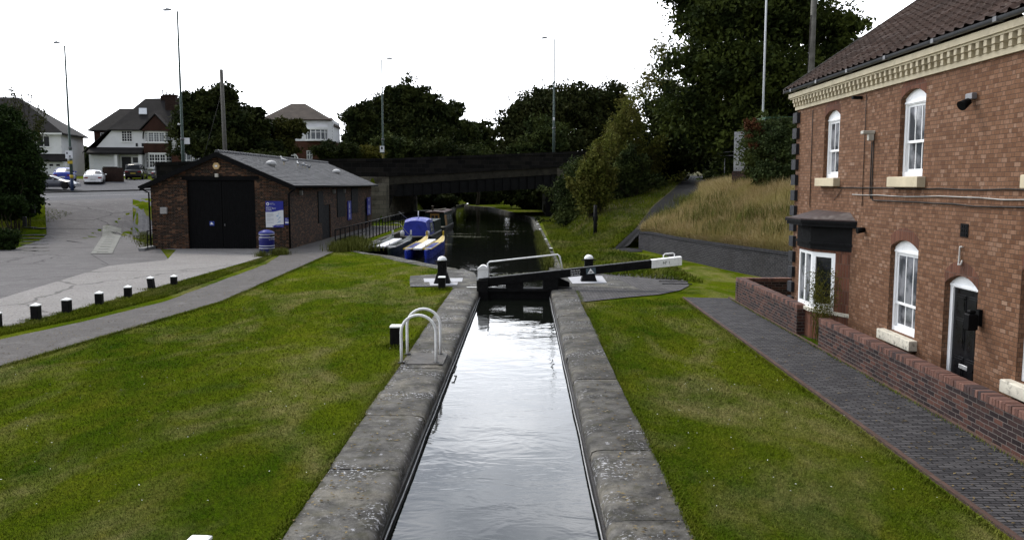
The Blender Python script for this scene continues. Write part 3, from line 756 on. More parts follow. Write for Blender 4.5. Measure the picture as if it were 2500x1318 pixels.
for i in range(3):
    for j in range(3): g.box(xq-.095+.07*i, xq-.05+.07*i, -.02, -.012, 2.745+.065*j, 2.785+.065*j)
g.build('air_brick', M_black, cot)
g = MB(); xq = hl(2345); g.tube([(xq+.03,-.02,2.56),(xq-.03,-.03,2.56),(xq-.04,-.03,2.36),(xq-.02,-.05,2.26),(xq+.04,-.04,2.27),(xq+.04,-.02,2.34)], .016, 6); g.build('hook', plain('pale_metal', (.5,.48,.45), .5), cot)
g = MB(); xq = hl(2398); g.box(xq-.05, xq+.05, -.06, -.002, 1.36, 1.62); g.cbox((xq+.05, -.18, 1.30), .15, .15, .26, 0, .02); g.cbox((xq+.05, -.18, 1.56), .1, .1, .06, 0, .02); g.build('porch_lantern', M_black, cot)
g = MB(); xq = hl(2107); g.tube([(xq, -.01, 2.62), (xq, -.17, 2.60)], [.05, .075], 10); g.build('vent_cowl', M_black, cot)
g = MB(); xq = hl(2086); g.cbox((xq, -.1, 5.38), .09, .2, .06); g.build('cable_bracket', M_black, cot)
place(cot, (HX, HY, 0), R(-90))

# ------------------------------------------------------------------ low garden walls
M_gbrick = brick('garden_wall_brick', [(0, (.012,.009,.010)), (.4, (.035,.022,.022)), (.7, (.07,.034,.027)), (1, (.12,.055,.04))], (.11,.095,.085), .225, .075, .011, False, stain=(.02,.018,.018), sf=.5, wob=.006)
def capmat():
    t = NT('coping_brick'); r = t.geo('Random Per Island')
    c = t.ramp(r, [(0, (.03,.026,.03)), (.22, (.08,.04,.032)), (.5, (.145,.066,.048)), (1, (.20,.10,.075))])
    c = t.mix(t.rng(t.noise(20, 4, .7, t.pos()), .35, .7, 0, .6), c, (.045,.032,.028)); t.bump(t.noise(60, 4, .6, t.pos()), .4, .01)
    return t.fin(c, .85, 0, .25)
M_cap = capmat()
def gwall(label, segs, top=.66, th=.24):
    xs = [p for s_ in segs for p in (s_[0], s_[2])]; ys = [p for s_ in segs for p in (s_[1], s_[3])]
    w = thing('garden_wall', label, 'garden wall', (sum(xs)/len(xs), sum(ys)/len(ys), 0))
    g = MB(); c = MB(); rr = random.Random(int(xs[0]*100+ys[0]))
    for x0, y0, x1, y1 in segs:
        L = math.hypot(x1-x0, y1-y0); a = math.atan2(y1-y0, x1-x0); T = Matrix.Translation((x0, y0, 0)) @ Matrix.Rotation(a, 4, 'Z')
        g.T = T; c.T = T; g.box(0, L, -th/2+.008, th/2-.008, -.2, top-.11); n = int(L/.0762)
        for k in range(n):
            j = rr.uniform(-.004, .004); c.cbox(((k+.5)*L/n, j, top-.11), L/n-.010, th, .108+rr.uniform(-.004, .004), 0, .006)
        c.box(0, L, -th/2+.012, th/2-.012, top-.108, top-.012)
    g.build('wall', M_gbrick, w); o = c.build('wall_coping', M_cap, w, normals=False); return w
gwall('short low brick wall with red brick coping beside the bay window', [(6.62, 19.95, 6.62, 25.55), (6.5, 25.67, 9.2, 25.67)], .72)
gwall('long low brick wall with red brick coping in front of the black door', [(6.62, 4.2, 6.62, 18.45)], .64)
tag(sheet('gravel_strip', [(6.74, 4), (7.19, 4), (7.19, 25.5), (6.74, 25.5)], .004, M_earth), kind='structure')
# ------------------------------------------------------------------ brick boathouse-like shed
M_sbrick = brick('shed_brick', [(0, (.008,.006,.005)), (.35, (.020,.012,.008)), (.58, (.048,.023,.013)), (.82, (.11,.045,.021)), (1, (.22,.12,.068))], (.095,.08,.066), .225, .075, .011, True, stain=(.012,.008,.006), sf=.4, wob=.006)
M_slate = tilemat('slate_roof', (.085,.085,.09), (.07,.075,.06))
SX0, SX1, SY0, SY1 = -20.5, -12.9, 45.9, 70.8
SE = 3.52; SR = 5.25; SXM = (SX0+SX1)/2
shed = thing('brick_shed', 'low brick shed with slate roof and tall black double doors', 'shed', (SXM, SY0, 0))
def sx(px): p = atY(px, 500, SY0); return p.x
def sz(py): return CAM_H-(py-447)/2050*SY0
dx0, dx1, dz1 = sx(457), sx(623), sz(440)
g = MB(); g.holed([(SX0,-.1),(SX1,-.1),(SX1,SE),(SXM,SR-.12),(SX0,SE)], [[(dx0,-.05),(dx1,-.05),(dx1,dz1),(dx0,dz1)]], SY0, .18)
def syR(px): return SX1*2050/(px-1281)
# long side wall with blind windows and two doorways (in the y-z plane)
side = [(syR(785), syR(806), .0, 2.2), (syR(890), syR(897), .25, 2.3)]
wins = [(syR(779)-.4, syR(779)+1., 1.1, 3.1), (syR(822), syR(842), 1.25, 3.2), (syR(857), syR(873), 1.35, 3.25)]
T = Matrix(((0,-1,0,SX1),(1,0,0,0),(0,0,1,0),(0,0,0,1))); gs = MB(T)
gs.holed([(SY0,-.1),(SY1,-.1),(SY1,SE),(SY0,SE)], [[(a,c),(b,c),(b,d),(a,d)] for a, b, c, d in side], 0, .12)
for v, f in zip([gs.v], [gs.f]):
    b = len(g.v); g.v += v; g.f += [[b+i for i in q] for q in f]; g.mi += gs.mi; g.sm += gs.sm
g.add([(SX0,SY0,-.1),(SX0,SY1,-.1),(SX0,SY1,SE),(SX0,SY0,SE)], [(0,1,2,3)])
g.add([(SX0,SY1,-.1),(SX1,SY1,-.1),(SX1,SY1,SE),(SXM,SY1,SR-.12),(SX0,SY1,SE)], [(0,1,2,3,4)])
g.build('wall', M_sbrick, shed)
# slated roof in stepped courses
def slope(sign):
    g = MB(); n = 22; ov = .42; xe = SX1+ov if sign > 0 else SX0-ov; rows = []; rr = random.Random(8)
    ys = np.arange(SY0-.3, SY1+.31, .3)
    for c in range(n):
        for f, l in ((c/n, .035), ((c+1)/n, .010)):
            x = xe+(SXM-xe)*f; z0 = SE-.08+(SR-SE+.1)*f
            rows.append([(x, y, z0+l+rr.uniform(-.006, .006)) for y in ys])
    g.grid(rows); x = xe; g.add([(xe,SY0-.3,SE-.1),(xe,SY1+.3,SE-.1),(SXM,SY1+.3,SR),(SXM,SY0-.3,SR)], [(0,1,2,3)])
    return g
g = slope(1); g2 = slope(-1); b = len(g.v); g.v += g2.v; g.f += [[b+i for i in q] for q in g2.f]; g.mi += g2.mi; g.sm += g2.sm
roof = g.build('roof', M_slate, shed, normals=False)
g = MB(); k = SY0-.3
while k < SY1+.1: g.tube([(SXM, k, SR+.03), (SXM, k+.44, SR+.04)], [.11, .125], 7); k += .45
g.build('ridge_tiles', M_slate, roof)
g = MB()
for s_ in (1, -1):
    xe = SX1+.45 if s_ > 0 else SX0-.45
    q = [(xe, SE-.34), (xe, SE-.07), (SXM, SR+.02), (SXM, SR-.24)]; g.prism(q if s_ > 0 else q, SY0-.36, SY0-.31)
g.build('bargeboard', M_black, shed)
g = MB()
for xe in (SX1+.48, SX0-.48): g.tube([(xe, SY0-.35, SE-.14), (xe, SY1+.3, SE-.13)], .065, 8)
g.box(SX1+.02, SX1+.42, SY0-.3, SY1+.3, SE-.16, SE-.12); g.box(SX0-.42, SX0-.02, SY0-.3, SY1+.3, SE-.16, SE-.12)
g.build('gutter', M_black, shed)
g = MB(); g.tube([(SX1+.45, SY0-.05, SE-.18), (SX1+.3, SY0-.06, SE-.3), (SX1+.02, SY0-.08, SE-.5), (SX1+.02, SY0-.08, .05)], .05, 8); g.build('downpipe', M_black, shed); g = MB()
g.tube([(SX0-.45, SY0-.1, SE-.18), (SX0-.3, SY0-.1, SE-.32), (SX0-.06, SY0-.1, SE-.45), (SX0-.06, SY0-.1, .05)], .045, 8); g.build('downpipe', M_black, shed)
dm = (dx0+dx1)/2
for a, b in ((dx0+.01, dm-.012), (dm+.012, dx1-.01)):
    g = MB(); n = 14; w = (b-a)/n
    for i in range(n): g.cbox((a+w*(i+.5), SY0+.15, -.02), w-.008, .05, dz1+.0, 0, .004)
    g.box(a, b, SY0+.178, SY0+.2, -.02, dz1-.01)
    d = g.build('door', M_black, shed)
    if a < dm-.1:
        q = MB(); cx = sx(514); cz = sz(546); q.box(cx-.13, cx+.13, SY0+.108, SY0+.122, cz-.12, cz+.12); sg = q.build('door_sign', plain('blue_sign_plate', (.03,.06,.30), .4), d)
        q = MB(); q.lathe((0,0,0), [(.045,0),(.045,.003)], 12); o = q; q.T = None
        q2 = MB(Matrix(((1,0,0,cx-.02),(0,0,-1,SY0+.106),(0,1,0,cz+.02),(0,0,0,1)))); q2.lathe((0,0,0), [(.05,0),(.05,.002)], 12); q2.box(-.09,.1,-.07,-.04,0,.002); q2.build('lettering', M_white, d)
    else:
        q = MB(); q.cbox((a+.12, SY0+.1, 1.25), .03, .05, .12); q.build('handle', M_steel, d)
g = MB(); g.box(dx0-.25, dx1+.25, SY0-.012, SY0-.001, dz1, dz1+.22); g.build('lintel', M_black, shed)
M_bkpanel = plain('black_board', (.007,.007,.008), .7, spec=.1)
for a, b, c, d in wins:
    g = MB(); g.box(SX1+.001, SX1+.035, a, b, c, d); g.box(SX1+.035, SX1+.05, a+.05, b-.05, c+.05, d-.05); g.build('window_shutter', M_bkpanel, shed)
for a, b, c, d in side:
    g = MB(); g.box(SX1-.11, SX1-.07, a+.01, b-.01, c, d-.01); q = g.build('door', M_bkpanel, shed); h = MB(); h.cbox((SX1-.05, a+.15, 1.1), .05, .03, .14); h.build('handle', M_steel, q)
# gable fittings
xa, za = sx(533), sz(406)
g = MB(); g.prism([(xa+.2*math.cos(a), za+.2*math.sin(a)) for a in np.arange(0, 2*math.pi-.1, math.pi/3)], SY0-.14, SY0-.002)
al = g.build('alarm_box', plain('amber_alarm_box', (.60,.42,.20), .5), shed)
g = MB(); g.box(xa-.07, xa+.07, SY0-.15, SY0-.141, za-.05, za+.05); g.build('alarm_label', M_white, al)
g = MB(); g.cbox((xa, SY0-.08, sz(433)), .17, .15, .2, 0, .02); g.build('sensor_light', plain('pale_lamp', (.45,.43,.38), .5), shed)
g = MB(); xb = sx(401); g.cbox((xb, SY0-.08, sz(522)), .36, .15, .36, 0, .02); g.box(xb-.05, xb+.05, SY0-.157, SY0-.154, sz(511), sz(509)); g.build('post_box', plain('grey_metal_box', (.36,.35,.34), .5), shed)
for yy in (syR(731), syR(812), syR(838)):
    g = MB(); g.cbox((SX1+.1, yy, 2.9), .16, .14, .28, 0, .02); g.build('wall_lamp', plain('dull_lamp', (.18,.18,.17), .5), shed)
for k, (xx, r, yy) in enumerate(((sx(661), .3, 47.6), (-14.8, .3, 61))):
    f = .5; 
    vx = atY(662 if k == 0 else 821, 405 if k == 0 else 416, 50.5 if k == 0 else 65); t = (SX1+.42-vx.x)/(SX1+.42-SXM); zz = SE-.08+(SR-SE+.1)*t
    g = MB(); g.lathe((vx.x, vx.y, zz-.06), [(.24,0),(.25,.10),(.31,.12),(.33,.19),(.28,.29),(.17,.36),(.05,.39)], 14); g.build('roof_vent', plain('white_vent', (.5,.5,.5), .5, dirt=(.12,.12,.12), scale=4), roof)
# ------------------------------------------------------------------ signs hung on the shed
M_blue = plain('blue_enamel', (.022,.028,.26), .35, var=.12); M_sgw = plain('sign_white', (.66,.67,.70), .4, var=.04)
M_grl = plain('sign_grey_print', (.40,.41,.45), .5); M_map = plain('sign_map_blue', (.36,.46,.60), .5, var=.3, scale=10)
x0, x1, z0, z1 = sx(648.5), sx(692), sz(555), sz(491); W, H_ = x1-x0, z1-z0; yS = SY0-.05
sg = thing('welcome_sign', 'tall blue and white welcome sign on the shed front above the bin', 'sign', ((x0+x1)/2, yS, z0))
g = MB(); g.box(x0, x1, yS, SY0-.002, z0, z1); g.build('board', M_blue, sg, bevel=.008)
cur = [(x0+W*t, z1-H_*(.415+.0*t-.075*float(ss(.35,.95,t)))) for t in np.linspace(0, 1, 18)]
low = [(x1, z0+H_*.115), (x0+W*.55, z0+H_*.1), (x0+W*.4, z0+H_*.055), (x0+W*.33, z0+H_*.05), (x0+W*.44, z0+.004), (x0, z0+.004)]
g = MB(); g.prism(cur[::-1][::-1]+low, yS-.004, yS-.001); g.build('white_panel', M_sgw, sg)
loc = sg.location
def T4(x, z, y=yS-.005): return Matrix.Translation((x-loc.x, y-loc.y, z-loc.z)) @ Matrix(((1,0,0,0),(0,0,-1,0),(0,1,0,0),(0,0,0,1)))
g = MB(Matrix.Translation((x0+W*.13, yS-.002, z1-H_*.105)) @ Matrix(((1,0,0,0),(0,0,-1,0),(0,1,0,0),(0,0,0,1))))
ring = [(.085*math.cos(a), .085*math.sin(a)) for a in np.linspace(0, 2*math.pi, 25)[:-1]]; rin = [(.042*math.cos(a), -.012+.042*math.sin(a)) for a in np.linspace(0, 2*math.pi, 25)[:-1]]
g.add([(a, b, .003) for a, b in ring]+[(a, b, .003) for a, b in rin], [(i, (i+1) % 24, 24+(i+1) % 24, 24+i) for i in range(24)]); g.add([(-.05,-.085,.0035),(.05,-.085,.0035),(.0,-.03,.0035)], [(0,1,2)]); g.build('logo', M_sgw, sg)
for body, sz_, xx, zz in (('Canal &', .062, .25, .095), ('River Trust', .062, .25, .135), ('Welcome to', .055, .04, .232), ('Perry Barr', .125, .04, .298), ('Locks', .125, .04, .362)):
    textobj('lettering', body, sz_, M_sgw, sg, T4(x0+W*xx, z1-H_*zz))
g = MB()
for k in range(15):
    if k in (6, 12): continue
    zz = z1-H_*(.47+.026*k); g.box(x0+W*.06, x0+W*(.44 if k % 6 != 5 else .3), yS-.0055, yS-.004, zz-.008, zz+.008)
g.build('small_print', M_grl, sg)
g = MB()
for cx, cz, r in ((.74,.47,.03),(.67,.56,.06),(.78,.63,.05),(.70,.70,.035),(.76,.79,.06),(.66,.82,.03)):
    c = (x0+W*cx, z1-H_*cz); g.prism([(c[0]+W*r*1.3*math.cos(a)*(1+.3*math.sin(3*a+cx*9)), c[1]+W*r*math.sin(a+.5)) for a in np.linspace(0, 6.28, 12)[:-1]], yS-.0055, yS-.004)
g.build('map', M_map, sg)
textobj('lettering', 'canalrivertrust.org.uk', .05, M_sgw, sg, T4(x0+W*.54, z0+H_*.045))
x0, x1, z0, z1 = sx(694.5), sx(707.5), sz(549), sz(531.5)
sg2 = thing('notice_sign', 'small blue notice plate right of the tall welcome sign', 'sign', ((x0+x1)/2, yS, z0))
g = MB(); g.box(x0, x1, yS, SY0-.002, z0, z1); g.build('board', M_blue, sg2, bevel=.006)
g = MB(); g.box(x0+.03, x1-.03, yS-.003, yS-.001, z0+.09, z0+.17); g.box(x0+.03, x1-.05, yS-.003, yS-.001, z0+.24, z0+.262); g.box(x0+.03, x1-.15, yS-.003, yS-.001, z0+.33, z0+.345); g.build('small_print', M_sgw, sg2)
for px0, px1, py0, py1, lab, n in ((846.5, 855, 491, 537, 'narrow blue vertical sign between the two shuttered windows of the shed', 3), (894.5, 902.5, 482, 525, 'narrow blue vertical sign at the far end of the shed wall', 2)):
    ya, yb = syR(px0), syR(px1); za, zb = CAM_H-(py1-447)/2050*ya, CAM_H-(py0-447)/2050*ya
    s3 = thing('wall_sign', lab, 'sign', (SX1+.06, (ya+yb)/2, za))
    g = MB(); g.box(SX1+.037, SX1+.075, ya, yb, za, zb); g.build('board', M_blue, s3, bevel=.008)
    g = MB(); m_ = (ya+yb)/2
    for k in range(n): 
        a = za+(zb-za)*(.1+.26*k); g.box(SX1+.075, SX1+.078, m_-.14, m_+.10, a, a+(zb-za)*.2)
    g.box(SX1+.075, SX1+.078, m_-.1, m_+.1, zb-.28, zb-.14)
    g.build('small_print', M_sgw, s3)
# ------------------------------------------------------------------ litter bin
c = at(652, 617); lb = thing('litter_bin', 'round blue litter bin with white bands by the shed front', 'bin', (c.x, c.y, 0))
M_bin = plain('navy_bin', (.012,.014,.13), .4, var=.15)
g = MB(); g.lathe((c.x, c.y, 0), [(.345,0),(.36,.03),(.375,.12),(.39,.6),(.385,.98),(.37,1.0)], 26); body = g.build('body', M_bin, lb)
g = MB(); g.lathe((c.x, c.y, 1.0), [(.40,-.01),(.41,.02),(.39,.07),(.28,.14),(.12,.19),(.02,.2)], 26); g.build('lid', plain('blue_bin_lid', (.05,.06,.26), .35), lb)
for z in (.235, .36, .80, .945):
    g = MB(); g.lathe((c.x, c.y, z), [(.386,0),(.396,.004),(.396,.028),(.386,.032)], 26); g.build('band', M_sgw, lb)
for a in (-math.pi/2+1.15, -math.pi/2-1.15+math.pi*0):
    g = MB(Matrix.Translation((c.x, c.y, 0)) @ Matrix.Rotation(a, 4, 'Z')); g.grid([[(.392*math.cos(t), .392*math.sin(t), z) for t in np.linspace(-.45, .45, 7)] for z in (.845, .935)]); g.build('opening', plain('bin_mouth', (.002,.002,.002), .9), lb)
for wd, a0 in (('LITTER', R(-52)), ('LITTER', R(-190))):
    for i, ch in enumerate(wd):
        a = a0+i*.17; Mx = Matrix.Rotation(a, 4, 'Z') @ Matrix.Translation((.395, 0, .68)) @ Matrix(((0,0,1,0),(1,0,0,0),(0,1,0,0),(0,0,0,1)))
        textobj('lettering', ch, .10, M_sgw, lb, Mx, 'CENTER')
# handrail and sloping kerb at the shed's left corner
A0, A1 = Vector((-20.9, 51.5, .35)), at(409, 618)
hr = thing('handrail', 'black metal handrail on the low kerb at the left corner of the shed', 'handrail', (A1.x, A1.y, 0))
g = MB(); h = .95
P0, P1 = Vector((-20.75, 51, .15)), Vector((-20.2, 44.6, .1))
for f in (0, .5, 1): p = P0.lerp(P1, f); g.tube([p, p+Vector((0,0,h))], .028, 7)
g.build('post', M_black, hr); g = MB()
for z in (h, h*.5): g.tube([P0+Vector((0,0,z)), P1+Vector((0,0,z))], .026, 7)
g.build('rail', M_black, hr)
kb = MB(); kb.T = None; d = (P1-P0).normalized(); n = Vector((-d.y, d.x, 0))
kb.prism([tuple((P0-n*.05)[:2]), tuple((P0-n*.38)[:2]), tuple((P1+d*.35-n*.38)[:2]), tuple((P1+d*.35-n*.05)[:2])], -.1, .16, 'z')
tag(kb.build('kerb_stone', plain('concrete_kerb', (.2,.2,.2), .85, dirt=(.06,.06,.05)), bevel=.02), 'pale concrete kerb under the handrail at the shed corner', 'kerb')
# ------------------------------------------------------------------ road bridge
M_bstone = brick('black_bridge_stone', [(0, (.006,.006,.006)), (.5, (.013,.012,.011)), (1, (.026,.023,.02))], (.035,.032,.03), .9, .42, .018, rough=.95, stain=(.007,.007,.006), sf=.6, wob=.012, bump=.9)
M_abut = brick('abutment_stone', [(0, (.09,.08,.06)), (.5, (.16,.145,.115)), (1, (.22,.2,.16))], (.04,.036,.03), .85, .4, .018, rough=.95, stain=(.018,.017,.014), sf=.85, wob=.012, bump=.9)
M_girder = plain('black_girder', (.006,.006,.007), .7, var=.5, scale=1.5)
capz = lambda x: float(np.interp(x, [-30.5,-23.3,-12.9,3.06,12], [5.25,5.63,5.92,6.88,7.45]))
stz = lambda x: float(np.interp(x, [-13,3.06,12], [4.19,5.24,5.83])); gdz = lambda x: float(np.interp(x, [-13,3.06,12], [2.3,3.07,3.5]))
br = thing('road_bridge', 'dark stone road bridge with parapet spanning the canal', 'bridge', (-5, 85.4, 0))
def loft(name, x0, x1, lo, hi, s0, s1, mat, step=1.5, parent=None):
    g = MB(); n = max(1, int((x1-x0)/step)); xs = [x0+(x1-x0)*i/n for i in range(n+1)]; rows = []
    for x in xs:
        r = []
        for s, f in ((s0, lo), (s0, hi), (s1, hi), (s1, lo)):
            X, Y = froad(s, x); r.append((X, Y, f(x) if callable(f) else f))
        rows.append(r+[r[0]])
    g.grid(rows); g.add(rows[0][:4], [(0,1,2,3)]); g.add(rows[-1][:4], [(3,2,1,0)])
    return g.build(name, mat, parent or br)
loft('parapet', -30, 11, lambda x: stz(x)+.28 if x > -13 else -.1, lambda x: capz(x)-.26, .0, .5, M_bstone)
loft('parapet_coping', -30.05, 11, lambda x: capz(x)-.26, capz, -.08, .58, M_bstone)
loft('string_course', -13.2, 8, stz, lambda x: stz(x)+.28, -.16, .52, M_bstone)
loft('fascia', -13, 6, lambda x: stz(x)-.75, stz, -.02, .5, plain('brown_fascia_stone', (.04,.036,.028), .9, var=.4, scale=1.2, dirt=(.01,.01,.01), dfac=.8))
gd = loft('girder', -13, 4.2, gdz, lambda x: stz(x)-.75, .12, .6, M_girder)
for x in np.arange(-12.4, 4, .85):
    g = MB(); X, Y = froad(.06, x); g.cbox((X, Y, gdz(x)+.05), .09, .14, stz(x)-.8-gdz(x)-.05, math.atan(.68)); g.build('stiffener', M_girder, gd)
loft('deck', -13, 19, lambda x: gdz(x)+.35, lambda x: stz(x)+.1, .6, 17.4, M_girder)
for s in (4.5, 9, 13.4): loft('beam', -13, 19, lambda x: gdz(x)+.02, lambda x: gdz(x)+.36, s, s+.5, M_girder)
loft('far_parapet', -12, 16, lambda x: stz(x)-.3 if x > -13 else 2, capz, 17.4, 17.9, M_bstone)
def abut(x0, x1, ya, yb, top, mat, name='abutment'):
    g = MB(); g.prism([(x0, ya(x0)), (x1, ya(x1)), (x1, yb(x1)), (x0, yb(x0))], -.3, top, 'z'); return g.build(name, mat, br)
f0 = lambda x: 88.8+.68*x-.03; f1 = lambda x: 88.8+.68*x+21
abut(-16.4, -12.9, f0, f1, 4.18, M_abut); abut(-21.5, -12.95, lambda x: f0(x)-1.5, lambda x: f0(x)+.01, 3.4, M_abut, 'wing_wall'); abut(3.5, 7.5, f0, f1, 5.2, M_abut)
abut(2.3, 3.49, lambda x: f0(x)+1.2, f1, 2.7, M_girder, 'tunnel_wall'); abut(-12.89, -10.2, lambda x: f0(x)+1.0, f1, .35, M_girder, 'darkening_ledge')  # black ledge on the left is added to lower the brightness under the deck
# retaining wall of blue brick round the hillside foot
M_blueb = brick('dark_blue_brick', [(0, (.012,.012,.015)), (.5, (.024,.023,.027)), (1, (.045,.042,.046))], (.085,.08,.078), .225, .075, .015, rough=.7, stain=(.016,.015,.014), sf=.6)
rw = thing('retaining_wall', 'curved dark blue brick retaining wall below the dry grass slope', 'retaining wall', (7.6, 40, 0))
us = np.linspace(0, 3.02, 26); P = hill(us, np.zeros_like(us)); g = MB(); c = MB(); rows = []; rc = []
for i, p in enumerate(P):
    q = P[min(i+1, len(P)-1)]-P[max(i-1, 0)]; q[2] = 0; q /= np.linalg.norm(q); n = np.array([q[1], -q[0], 0])
    if n[0] > 0: n = -n
    o = p+n*.22; i_ = p-n*.06; t = p[2]+.03
    rows.append([(o[0],o[1],-.2),(o[0],o[1],t),(i_[0],i_[1],t),(i_[0],i_[1],-.2)])
    o2 = p+n*.25; rc.append([(o2[0],o2[1],t),(o2[0],o2[1],t+.11),(i_[0],i_[1],t+.11),(i_[0],i_[1],t)])
g.grid(rows); g.add(rows[-1], [(0,1,2,3)]); g.add(rows[0], [(3,2,1,0)]); g.build('wall', M_blueb, rw)
c.grid(rc); c.add(rc[-1], [(0,1,2,3)]); c.build('wall_coping', brick('blue_coping_brick', [(0, (.018,.018,.022)), (1, (.05,.048,.052))], (.02,.02,.02), .075, .24, .010, rough=.7), rw)
# grey timber panel on a brick base at the crest
a, b = Vector((11.35, 46.2, 0)), Vector((12.75, 45.6, 0)); fn = thing('garden_fence', 'weathered grey timber fence panel on a brick base at the top of the slope', 'fence', (12, 46, 3.0))
an = math.atan2(b.y-a.y, b.x-a.x); T = Matrix.Translation(a) @ Matrix.Rotation(an, 4, 'Z'); L = (b-a).length
M_tim = plain('weathered_timber', (.36,.36,.375), .85, var=.35, scale=9, bump=.3)
g = MB(T); n = 11
for k in range(n): g.cbox(((k+.5)*L/n, 0, 4.25), L/n-.012, .03, 2.1+.008*(k % 3))
g.box(0, L, .016, .06, 4.5, 4.6); g.box(0, L, .016, .06, 6.0, 6.1); g.build('panel', M_tim, fn)
g = MB(T); g.box(-.05, L+.3, -.12, .14, 2.8, 4.24); g.build('base', M_gbrick, fn)
# ------------------------------------------------------------------ houses across the road
M_rend = plain('white_render', (.80,.80,.82), .8, var=.08, scale=.8, bump=.1)
M_dtile = tilemat('dark_plain_tile', (.016,.014,.014), (.03,.028,.024)); M_btile = tilemat('brown_plain_tile', (.06,.046,.038), (.1,.09,.07))
M_hung = tilemat('red_hung_tile', (.045,.020,.014), (.05,.03,.02))
M_rbrick = brick('house_red_brick', [(0, (.045,.018,.012)), (.6, (.09,.032,.02)), (1, (.13,.05,.03))], (.08,.06,.05), rough=.9)
M_dbrick = brick('house_dark_brick', [(0, (.015,.009,.007)), (1, (.045,.024,.018))], (.04,.03,.026), rough=.9)
M_hframe = plain('house_white_frame', (.82,.82,.82), .5, var=.05); M_hglass = plain('house_glass', (.012,.014,.017), .12, var=.4, scale=2); M_curt = plain('house_net_curtain', (.16,.17,.19), .25, var=.4, scale=3)
M_garage = plain('white_garage_door', (.76,.77,.80), .5, var=.05)
def hwin(h, x0, x1, z0, z1, cols=2, rows=1, y=0., gm=None, name='window', fw=.07, T=None, bars=0):
    g = MB(T); holes = []; w = (x1-x0-fw)/cols; hh = (z1-z0-fw)/rows
    for i in range(cols):
        for j in range(rows): holes.append([(x0+fw+w*i, z0+fw+hh*j), (x0+w*(i+1), z0+fw+hh*j), (x0+w*(i+1), z0+hh*(j+1)), (x0+fw+w*i, z0+hh*(j+1))])
    g.holed([(x0,z0),(x1,z0),(x1,z1),(x0,z1)], holes, y-.06, .07); g.box(x0-.06, x1+.06, y-.12, y-.001, z0-.08, z0-.001)
    f = g.build(name, M_hframe, h); p = MB(T)
    for q in holes: p.box(q[0][0], q[1][0], y-.025, y-.005, q[0][1], q[2][1])
    p.build('pane', gm or M_hglass, f)
    if bars:
        b = MB(T)
        for q in holes:
            for k in range(1, bars): zz = q[0][1]+(q[2][1]-q[0][1])*k/bars; b.box(q[0][0], q[1][0], y-.04, y-.026, zz-.02, zz+.02)
            xx = (q[0][0]+q[1][0])/2; b.box(xx-.02, xx+.02, y-.041, y-.0255, q[0][1], q[2][1])
        b.build('glazing_bar', M_hframe, f)
    return f
def hip(g, x0, x1, y0, y1, z, rx0, rx1, ry, rz, t=.12):
    vs = [(x0,y0,z),(x1,y0,z),(x1,y1,z),(x0,y1,z),(rx0,ry,rz),(rx1,ry,rz)]
    vs += [(p[0],p[1],p[2]-t) for p in vs[:4]]
    g.add(vs, [(0,1,5,4),(1,2,5),(2,3,4,5),(3,0,4),(0,6,7,1),(1,7,8,2),(2,8,9,3),(3,9,6,0),(9,8,7,6)])
K = .01166
def q(cx, cy): return ((cx-1400)*K, (1050-cy)*K)
# white gabled house with the catslide roof
hB = thing('white_house', 'white rendered house with long sloping dark roof, skylight and red tiled gable', 'house')
X = lambda c: q(c, 0)[0]; Z = lambda c: q(0, c)[1]
g = MB(); g.prism([(X(985),-.3),(X(1940),-.3),(X(1940),Z(600)),(X(1240),Z(600)),(X(1075),Z(782)),(X(985),Z(860))], 0, 9); g.build('wall', M_rend, hB)
g = MB(); zt = Z(240); ez = Z(604)
L0, L1 = (X(1200), ez), (X(2060), ez)
g.add([(X(1200),-.35,ez),(X(2060),-.35,ez),(X(1960),4.6,Z(222)),(X(1480),4.2,zt),(X(930),-.30,Z(845)),(X(930),9,Z(845)),(X(1480),5.2,zt),(X(1960),5,Z(222)),(X(2060),9.3,ez),(X(1200),9.3,ez)],
      [(0,1,2,3),(4,0,3),(5,4,3,6),(3,2,7,6),(1,8,7,2),(6,7,8,9),(5,6,9)])
g.add([(X(1200),-.35,ez-.14),(X(2060),-.35,ez-.14),(X(1200),-.35,ez),(X(2060),-.35,ez),(X(930),-.3,Z(845)-.14),(X(930),-.3,Z(845))], [(0,1,3,2),(4,0,2,5)])
rf = g.build('roof', M_dtile, hB, normals=False)
g = MB(); g.box(X(1725), X(1835), 2.6, 3.8, Z(420), Z(215)); g.box(X(1715), X(1845), 2.5, 3.9, Z(222), Z(205)); g.box(X(1645), X(1715), 4.0, 4.9, Z(260), Z(205)); ch = g.build('chimney', M_dbrick, rf)
g = MB()
for cx, top in ((1665,140),(1700,160),(1765,190),(1802,178)): g.lathe((X(cx), 3.2 if cx > 1720 else 4.4, Z(208)), [(.12,0),(.09,.1),(.09,Z(top)-Z(208)-.1),(.13,Z(top)-Z(208)-.08),(.12,Z(top)-Z(208))], 8)
g.build('chimney_pot', plain('dark_clay', (.04,.028,.024), .9), rf)
sky_y = lambda z: -.35+(z-ez)/(zt-ez)*4.55
g = MB(); a, b = Z(432), Z(362); ya, yb = sky_y(a), sky_y(b); g.add([(X(1468),ya-.1,a+.08),(X(1552),ya-.1,a+.08),(X(1530),yb-.1,b+.08),(X(1450),yb-.1,b+.08),(X(1468),ya,a),(X(1552),ya,a),(X(1530),yb,b),(X(1450),yb,b)], [(0,1,2,3),(0,4,5,1),(1,5,6,2),(2,6,7,3),(3,7,4,0)])
g.build('skylight', plain('skylight_glass', (.45,.47,.5), .15, var=.1), rf)
